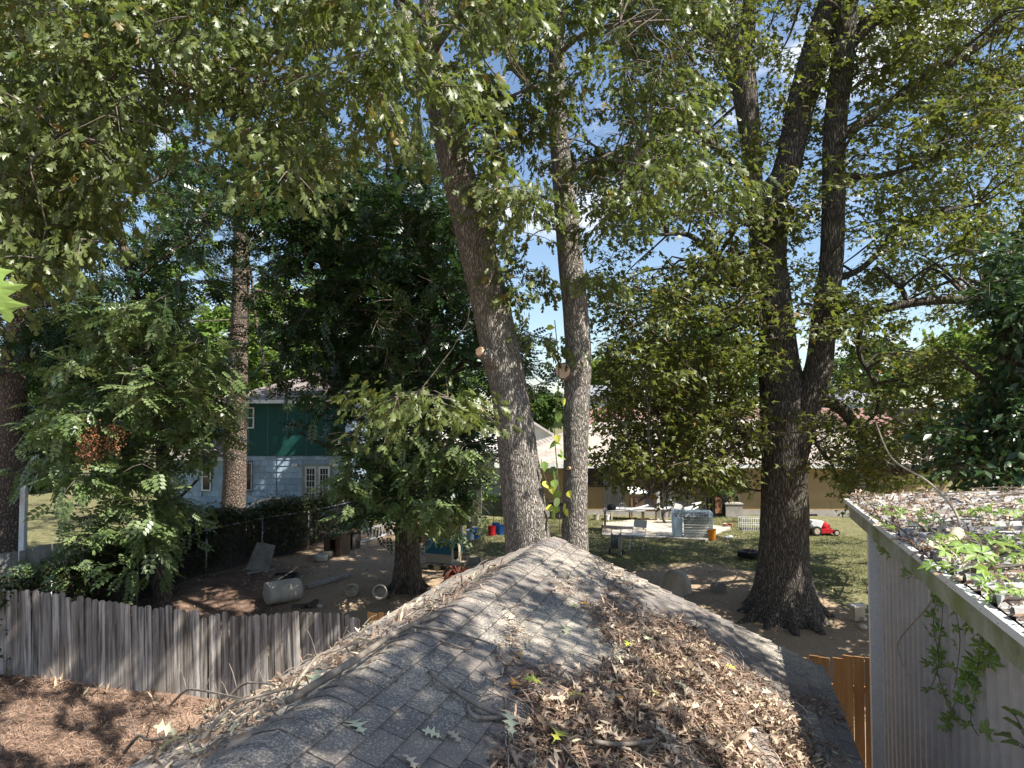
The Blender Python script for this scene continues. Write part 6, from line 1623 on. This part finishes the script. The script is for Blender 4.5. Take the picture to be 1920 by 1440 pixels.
# ---- tree D: dark twin stemmed tree with compound leaves
qd = ground(765, 1108); DD = qd.y
Dt = Tree('pecan_tree', 'dark dense twin stemmed tree in the middle of the dirt yard, shading the dog house', qd, M['bark_brown'])
Dt.limb([(750,1125,46),(753,1095,38),(756,1050,31),(757,1000,30),(753,950,29),(742,880,27),(722,780,25),(695,660,22),(668,560,19),(645,460,16),(622,350,13),(600,150,9),(590,-50,6)], DD, 'trunk', 20, .09, .1)
Dt.limb([(780,1125,40),(777,1095,33),(774,1050,27),(771,1000,26),(770,940,24),(776,860,22),(790,740,20),(800,600,17),(800,450,13),(790,300,9),(780,100,6)], DD-.05, 'trunk', 18, .09, .1)
for i in range(7):
    a = 2*PI*i/7+.5; c_, s_ = math.cos(a), math.sin(a); r1 = random.uniform(.7, 1.1)
    pts = catmull([Vector((qd.x+c_*.25, qd.y+s_*.25, qd.z+.35)), Vector((qd.x+c_*.5, qd.y+s_*.5, qd.z+.1)), Vector((qd.x+c_*r1, qd.y+s_*r1, qd.z-.05))], .1)
    part('root', MB().tube(pts, list(np.linspace(.10, .03, len(pts))), 8, True, .15, seed=i), M['bark_brown'], Dt.t, True, True)
for l in ([(735,840,14),(690,760,12),(640,690,9),(600,640,6)], [(790,760,12),(850,700,10),(900,640,7),(950,600,4)], [(660,540,10),(600,480,8),(540,430,5)], [(800,600,10),(860,520,8),(920,450,5)], [(745,900,10),(690,860,8),(640,850,6),(560,810,3)], [(775,880,10),(830,830,8),(880,810,5)], [(690,640,11),(700,520,9),(720,380,7),(730,250,5)]):
    Dt.limb(l, DD-.1, n=8)
pd = [(470,330),(560,230),(640,300),(780,270),(850,300),(900,470),(960,560),(1020,640),(1000,740),(940,770),(910,900),(880,960),(800,985),(740,985),(640,960),(655,880),(640,800),(530,790),(560,750),(600,740),(540,700),(520,620),(480,560),(500,480),(440,420)]
Gd = GAPS + [(560,760,28),(520,780,30),(600,870,50),(560,860,40),(610,790,14),(655,930,14)]
CD = sample(pd, (DD-3.2, DD+2.0), 400, Gd, [(760,980,30,.8),(900,720,60,.5),(850,860,60,.4)])
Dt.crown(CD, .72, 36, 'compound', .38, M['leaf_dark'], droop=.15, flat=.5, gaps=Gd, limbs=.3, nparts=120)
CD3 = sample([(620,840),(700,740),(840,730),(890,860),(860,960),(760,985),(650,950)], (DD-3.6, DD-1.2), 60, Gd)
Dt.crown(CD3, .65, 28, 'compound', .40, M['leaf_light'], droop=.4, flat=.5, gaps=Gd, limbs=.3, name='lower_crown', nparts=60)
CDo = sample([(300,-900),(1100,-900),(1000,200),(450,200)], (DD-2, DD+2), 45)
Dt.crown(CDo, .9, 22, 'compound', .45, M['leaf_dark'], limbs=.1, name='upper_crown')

# ---- tree E: small bright tree left, compound leaves lit by the sun
qe = gp(at(303, 1150, 19.4).x, 19.4); DE = 19.4
E = Tree('sumac_tree', 'small sunlit tree with bright compound leaves standing behind the grey picket fence', qe, M['bark_brown'])
E.limb([(306,1175,44),(304,1140,36),(300,1060,30),(302,940,27),(306,860,24),(296,760,21),(278,660,19),(262,590,19),(246,520,18),(226,440,17),(205,370,16),(185,290,14),(160,210,10),(140,90,7)], DE, 'trunk', 18, .07, .1)
for l in ([(300,900,10),(250,860,8),(190,850,6),(130,870,4)], [(305,880,10),(350,830,8),(390,800,5)], [(290,740,10),(340,680,8),(390,650,5)], [(280,680,9),(220,630,7),(160,600,5)], [(300,980,9),(240,960,7),(170,1000,5),(110,1040,3)], [(215,410,8),(260,360,6),(310,330,4)], [(250,530,8),(310,480,6),(370,450,4)], [(302,960,8),(340,930,6),(370,900,4)]):
    E.limb(l, DE-.1, n=8)
pe = [(70,700),(150,600),(230,560),(330,570),(385,640),(430,740),(425,830),(370,880),(385,950),(330,985),(275,1010),(272,1050),(250,1085),(200,1050),(60,1068),(120,1000),(200,950),(110,900),(50,900),(60,800)]
Ge = [(90,985,36),(40,960,20),(60,930,10),(360,900,16),(240,1085,4)]
CE = sample(pe, (DE-2.3, DE+1.6), 150, Ge)
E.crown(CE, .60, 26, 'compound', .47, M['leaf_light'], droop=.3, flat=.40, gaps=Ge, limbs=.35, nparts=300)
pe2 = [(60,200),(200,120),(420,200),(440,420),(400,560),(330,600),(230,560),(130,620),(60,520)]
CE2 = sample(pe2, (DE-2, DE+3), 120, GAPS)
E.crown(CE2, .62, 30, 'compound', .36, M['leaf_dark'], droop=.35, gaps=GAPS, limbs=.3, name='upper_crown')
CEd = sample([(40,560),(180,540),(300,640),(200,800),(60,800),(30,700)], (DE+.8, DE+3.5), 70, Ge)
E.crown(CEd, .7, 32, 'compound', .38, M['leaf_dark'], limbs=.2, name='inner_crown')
# reddish seed clusters
sm_ = MB()
for px, py in ((165,830),(178,850),(190,832),(205,815),(160,855),(215,835),(175,815),(150,840),(225,812)):
    for k in range(46):
        q = at(px+rng.normal(0,9), py+rng.normal(0,11), DE-2.2+rng.normal(0,.1)); sm_.box(q, (.03,.025,.03), rotz(rng.uniform(0,3)))
part('seed_cluster', sm_, M['terracotta'], E.t, True, kind='stuff')

# ---- pines
def needle_crown(T, C_, n=42, size=.30, r=.5, nparts=0, limbs=.6, name='crown', gaps=GAPS):
    T.crown(C_, r, n, 'needles', size, M['needle'], droop=.0, flat=1.0, gaps=gaps, limbs=limbs, name=name)
G = Tree('pine_tree', 'tall straight pine in front of the blue and green house', gp(at(437, 960, 30).x, 30.0), M['bark_pine'])
G.limb([(436,1010,46),(437,970,43),(440,880,42),(441,800,41),(446,700,37),(450,600,33),(452,500,31),(451,370,25),(452,300,21),(455,150,16),(458,-100,11),(460,-400,6)], 30, 'trunk', 24, .08, .15)
for l in ([(452,520,8),(462,480,10),(485,440,8),(500,420,5)], [(460,468,7),(500,464,6),(520,462,4)], [(450,380,10),(415,365,9),(385,400,8),(360,440,6),(320,470,4)], [(462,566,7),(480,545,7),(520,555,5)], [(448,340,8),(420,320,6),(380,310,5)], [(470,500,5),(480,600,5),(497,690,5),(512,750,3)]):
    G.limb(l, 29.8, n=8)
CG = sample([(290,340),(420,330),(470,440),(430,560),(340,600),(280,520)], (28.4, 31), 60, [(380,380,14),(395,500,12)])
needle_crown(G, CG, gaps=[(380,380,12)])
needle_crown(G, sample([(480,560),(545,560),(550,760),(500,760)], (29, 31), 14), name='lower_crown', gaps=())
needle_crown(G, sample([(250,-500),(700,-500),(650,250),(300,250)], (27, 33), 35), n=36, size=.45, r=.9, name='upper_crown')
Fp = Tree('pine_tree', 'thick pine trunk at the far left edge behind the white post', gp(at(12, 1000, 21.5).x, 21.5), M['bark_pine'])
Fp.limb([(10,1090,70),(12,1040,64),(14,950,60),(16,850,57),(20,780,54),(28,680,46),(38,600,42),(42,520,38),(46,420,33),(48,300,28),(52,100,22),(56,-200,12)], 21.5, 'trunk', 26, .08, .12)
for l in ([(40,560,10),(90,520,8),(150,500,6),(200,520,4)], [(40,480,10),(0,440,8),(-60,420,6)], [(34,640,8),(80,620,6),(120,640,4)]): Fp.limb(l, 21.3, n=8)
needle_crown(Fp, sample([(-80,480),(120,470),(220,500),(210,620),(120,720),(-80,760)], (20, 23.5), 70), size=.32)
needle_crown(Fp, sample([(60,800),(120,790),(130,880),(70,900)], (22.5, 24), 8), size=.32, name='low_sprays', gaps=())
needle_crown(Fp, sample([(-300,-500),(400,-500),(300,200),(-200,300)], (18, 25), 30), n=36, size=.42, r=.9, name='upper_crown')

# ---- dark broadleaf on the right edge behind the shed
qj = gp(9.6, 14.6)
J = Tree('magnolia_tree', 'dark glossy tree at the right edge just behind the metal shed', qj, M['bark_brown'])
J.limb([Vector(q) for q in ()] or [(1900,1200,50),(1895,1000,40),(1890,850,32),(1885,700,26),(1890,560,14),(1900,480,6)], 14.6, 'trunk', 18, .08)
for l in ([(1890,860,12),(1840,820,10),(1790,790,6)], [(1890,760,12),(1830,700,9),(1780,660,5)], [(1890,640,10),(1840,560,8),(1800,520,5)], [(1890,700,12),(1950,640,9),(2000,600,6)], [(1780,900,12),(1795,850,10),(1800,780,6)]): J.limb(l, 14.5, n=8)
pj = [(1840,560),(1870,490),(1920,430),(2100,380),(2100,930),(1840,925),(1810,880),(1770,850),(1790,810),(1870,720),(1860,620)]
CJ = sample(pj, (12.6, 17), 200, [(1835,510,18),(1790,620,20),(1720,900,16)])
J.crown(CJ, .55, 110, 'diamond', .20, M['leaf_dark'], droop=.3, gaps=[(1835,510,16)], limbs=.3, nparts=200)
# added unseen leaf clumps, set along sun rays to dapple the near roof
tgt = []
for px, py, w_ in ((1100,1090,.35),(1180,1120,.4),(1150,1170,.45),(1060,1180,.4),(1100,1220,.4),(1250,1150,.5),(1330,1190,.5),(1400,1230,.5),(1480,1260,.5),(1530,1320,.5),(980,1120,.25),(900,1180,.22),(850,1240,.22),(760,1290,.35),(700,1340,.45),(640,1400,.5),(760,1400,.5),(850,1420,.5),(930,1400,.4),(800,1340,.3),(700,1430,.5),(1150,1380,.28),(1230,1420,.3),(560,1420,.4),(600,1350,.3),(1000,1260,.15),(620,1440,.4)):
    p = roof_pt(px, py)
    for k in range(7): tgt.append(tuple(p + SUN*rng.uniform(8.5, 11.5) + Vector(rng.normal(size=3))*w_*.9))
J.limb([at(1900, 480, 14.6), Vector((9.5, 11.5, 10.5)), Vector((8.0, 8.5, 11.0)), Vector((6.6, 6.5, 10.6)), Vector((5.2, 5.2, 10.2))] and [(1900,560,12,14.5),(2200,250,11,12.5),(2350,-250,10,10),(2500,-700,9,8)], n=8)  # added limb leading out of view to the shading clumps
J.crown(np.array(tgt), .42, 40, 'diamond', .16, M['leaf_dark'], limbs=.25, name='roof_shade_leaves')

# ---- background trees, each its own thing; the added one shades the blue house
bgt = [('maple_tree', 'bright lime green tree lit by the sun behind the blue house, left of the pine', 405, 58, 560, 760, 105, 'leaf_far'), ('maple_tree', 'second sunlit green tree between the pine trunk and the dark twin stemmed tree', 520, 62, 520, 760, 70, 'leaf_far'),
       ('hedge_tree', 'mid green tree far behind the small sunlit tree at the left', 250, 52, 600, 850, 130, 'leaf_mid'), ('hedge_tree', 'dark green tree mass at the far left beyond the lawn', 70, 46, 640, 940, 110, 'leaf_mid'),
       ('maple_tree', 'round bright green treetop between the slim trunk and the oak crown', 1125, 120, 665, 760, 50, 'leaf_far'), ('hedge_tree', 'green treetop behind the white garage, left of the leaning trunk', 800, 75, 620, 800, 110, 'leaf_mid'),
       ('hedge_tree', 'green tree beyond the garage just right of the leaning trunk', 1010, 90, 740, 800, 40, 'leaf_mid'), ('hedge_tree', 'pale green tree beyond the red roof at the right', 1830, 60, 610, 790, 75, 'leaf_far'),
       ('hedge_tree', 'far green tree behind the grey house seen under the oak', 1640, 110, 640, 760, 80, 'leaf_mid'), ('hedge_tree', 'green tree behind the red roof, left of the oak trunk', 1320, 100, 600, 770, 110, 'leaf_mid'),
       ('maple_tree', 'tall pale tree top rising behind the small tree at the left', 330, 75, 250, 760, 75, 'leaf_far'), ('added_shade_tree', 'added dark tree behind the twin stemmed tree, mostly hidden, shading the blue house', 745, 33.5, 330, 760, 135, 'leaf_dark'), ('hedge_tree', 'distant tree closing the view behind the green upper wall', 640, 70, 480, 760, 90, 'leaf_mid')]
for nm, lb, px, D_, top, bot, hw, mt in bgt:
    base = gp(at(px, 780, D_).x, D_); zt_ = at(px, top, D_).z; r_ = hw*D_/1400
    T = Tree(nm, lb, base, M['bark_brown'])
    pts = catmull([base, base+Vector((.3,0,zt_*.4)), base+Vector((-.2,.2,zt_*.9))], 1.0)
    T.limb((pts, list(np.linspace(.35, .08, len(pts)))) if False else [(px, 780+4.6/D_*1400, .5*1400/D_), (px+3, 780-zt_*.3/D_*1400, .35*1400/D_), (px, top+20, .12*1400/D_)], D_, 'trunk', 8)
    n = int(46+hw*.35); cz = (at(px, bot, D_).z+zt_)/2; hz_ = (zt_-at(px, bot, D_).z)/2
    u = rng.normal(size=(n, 3)); u /= np.linalg.norm(u, axis=1, keepdims=True); u *= rng.uniform(.35, 1, (n, 1))**.5
    C_ = np.array([base.x, base.y, cz])+u*np.array([r_, r_*.8, hz_])
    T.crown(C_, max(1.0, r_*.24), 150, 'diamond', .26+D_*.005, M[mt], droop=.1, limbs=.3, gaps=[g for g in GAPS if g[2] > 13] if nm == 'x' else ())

# ---- single leaf hanging close at the left edge
lf = oakleaf('hanging_leaf', M['leaf_vine'], .125, .7)
p = at(-6, 488, 1.45)
o = link('hanging_leaf', lf, None, p, (R(85), R(78), R(10))); tag(o, 'large out of focus pale green leaf hanging close at the left edge of the view', 'leaf')

# ================================================================== GROUND COVER
def scatter(n, xr, yr, wfun, thr=.5):
    x = rng.uniform(*xr, n); y = rng.uniform(*yr, n); w = wfun(x, y)+rng.normal(0, .15, n)
    k = w > thr; return x[k], y[k]
x, y = scatter(90000, (-4.5, 13), (20, 34), grass_w, .55)
k = ~inpoly(x, y, PATIO); x, y = x[k], y[k]
nn_ = len(x); h = rng.uniform(.03, .075, nn_); a = rng.uniform(0, 2*PI, nn_); z = zg(x, y)-.005
dx, dy = np.cos(a)*.012, np.sin(a)*.012; lx, ly = rng.normal(0, .03, nn_), rng.normal(0, .03, nn_)
V = np.stack([np.stack([x-dx, y-dy, z], 1), np.stack([x+dx, y+dy, z], 1), np.stack([x+lx, y+ly, z+h], 1)], 1).reshape(-1, 3)
tag(link('grass', npmesh('grass', V, np.arange(3*nn_).reshape(-1, 3), M['grass_blade'], rng.random(nn_))), 'short patchy grass of the lawn in front of the tan house', 'grass', kind='stuff')
x = rng.uniform(-13, .5, 70000); y = rng.uniform(7.6, 15.9, 70000)
P = np.stack([x, y, zg(x, y)+rng.uniform(.005, .05, len(x))], 1); fr = litter_frames(len(P), (0,0,1), .4)
k = rng.random(len(P)) < .5
litter('pine_straw', P[k], .15, 'pine', M['litter_red'], [q[k] for q in fr], label='reddish brown pine straw covering the foreground ground at the left', cat='pine straw')
litter('leaf_litter', P[~k][:26000], .07, 'curl', M['litter_red'], [q[~k][:26000] for q in fr], label='small dead leaves strewn over the foreground ground at the left', cat='leaf litter')
x = rng.uniform(-9, 9, 9000); y = rng.uniform(16.5, 30, 9000)
P = np.stack([x, y, zg(x, y)+rng.uniform(.005, .03, len(x))], 1)
litter('leaf_litter', P, .085, 'curl', M['litter'], litter_frames(len(P), (0,0,1), .4), label='scattered dead leaves over the dirt yard and the lawn', cat='leaf litter')

tw_ = MB()
for i in range(150):
    x = random.uniform(-12, -1.5); y = random.uniform(8.5, 15.6); q = gp(x, y, .03); a = random.uniform(0, 2*PI); L = random.uniform(.25, 1.0)
    dv = Vector((math.cos(a), math.sin(a), .03))*L; tw_.tube([q, q+dv*.5+Vector((.03,.02,.04)), q+dv], [.011, .008, .004], 5, False)
tag(single('twig_litter', tw_, M['stick'], 'fallen twigs lying on the straw covered ground at the lower left', 'twigs'), kind='stuff')
nw = 420; tb = rng.uniform(0, 1, nw)
P = np.stack([np.interp(tb, [0, .55, 1], [-14, -6.4, -3.6]), 15.75+rng.uniform(-.25, .12, nw), np.zeros(nw)], 1); P[:, 2] = zg(P[:, 0], P[:, 1])+rng.uniform(0, .1, nw)
V, F, T, _ = place_leaves(P, .16*rng.uniform(.5, 1.6, nw), 'slim', -.9, .8)
tag(link('dry_grass', npmesh('dry_grass', V, F, M['litter'], T)), 'dry grass tufts along the foot of the grey picket fence', 'grass', kind='stuff')
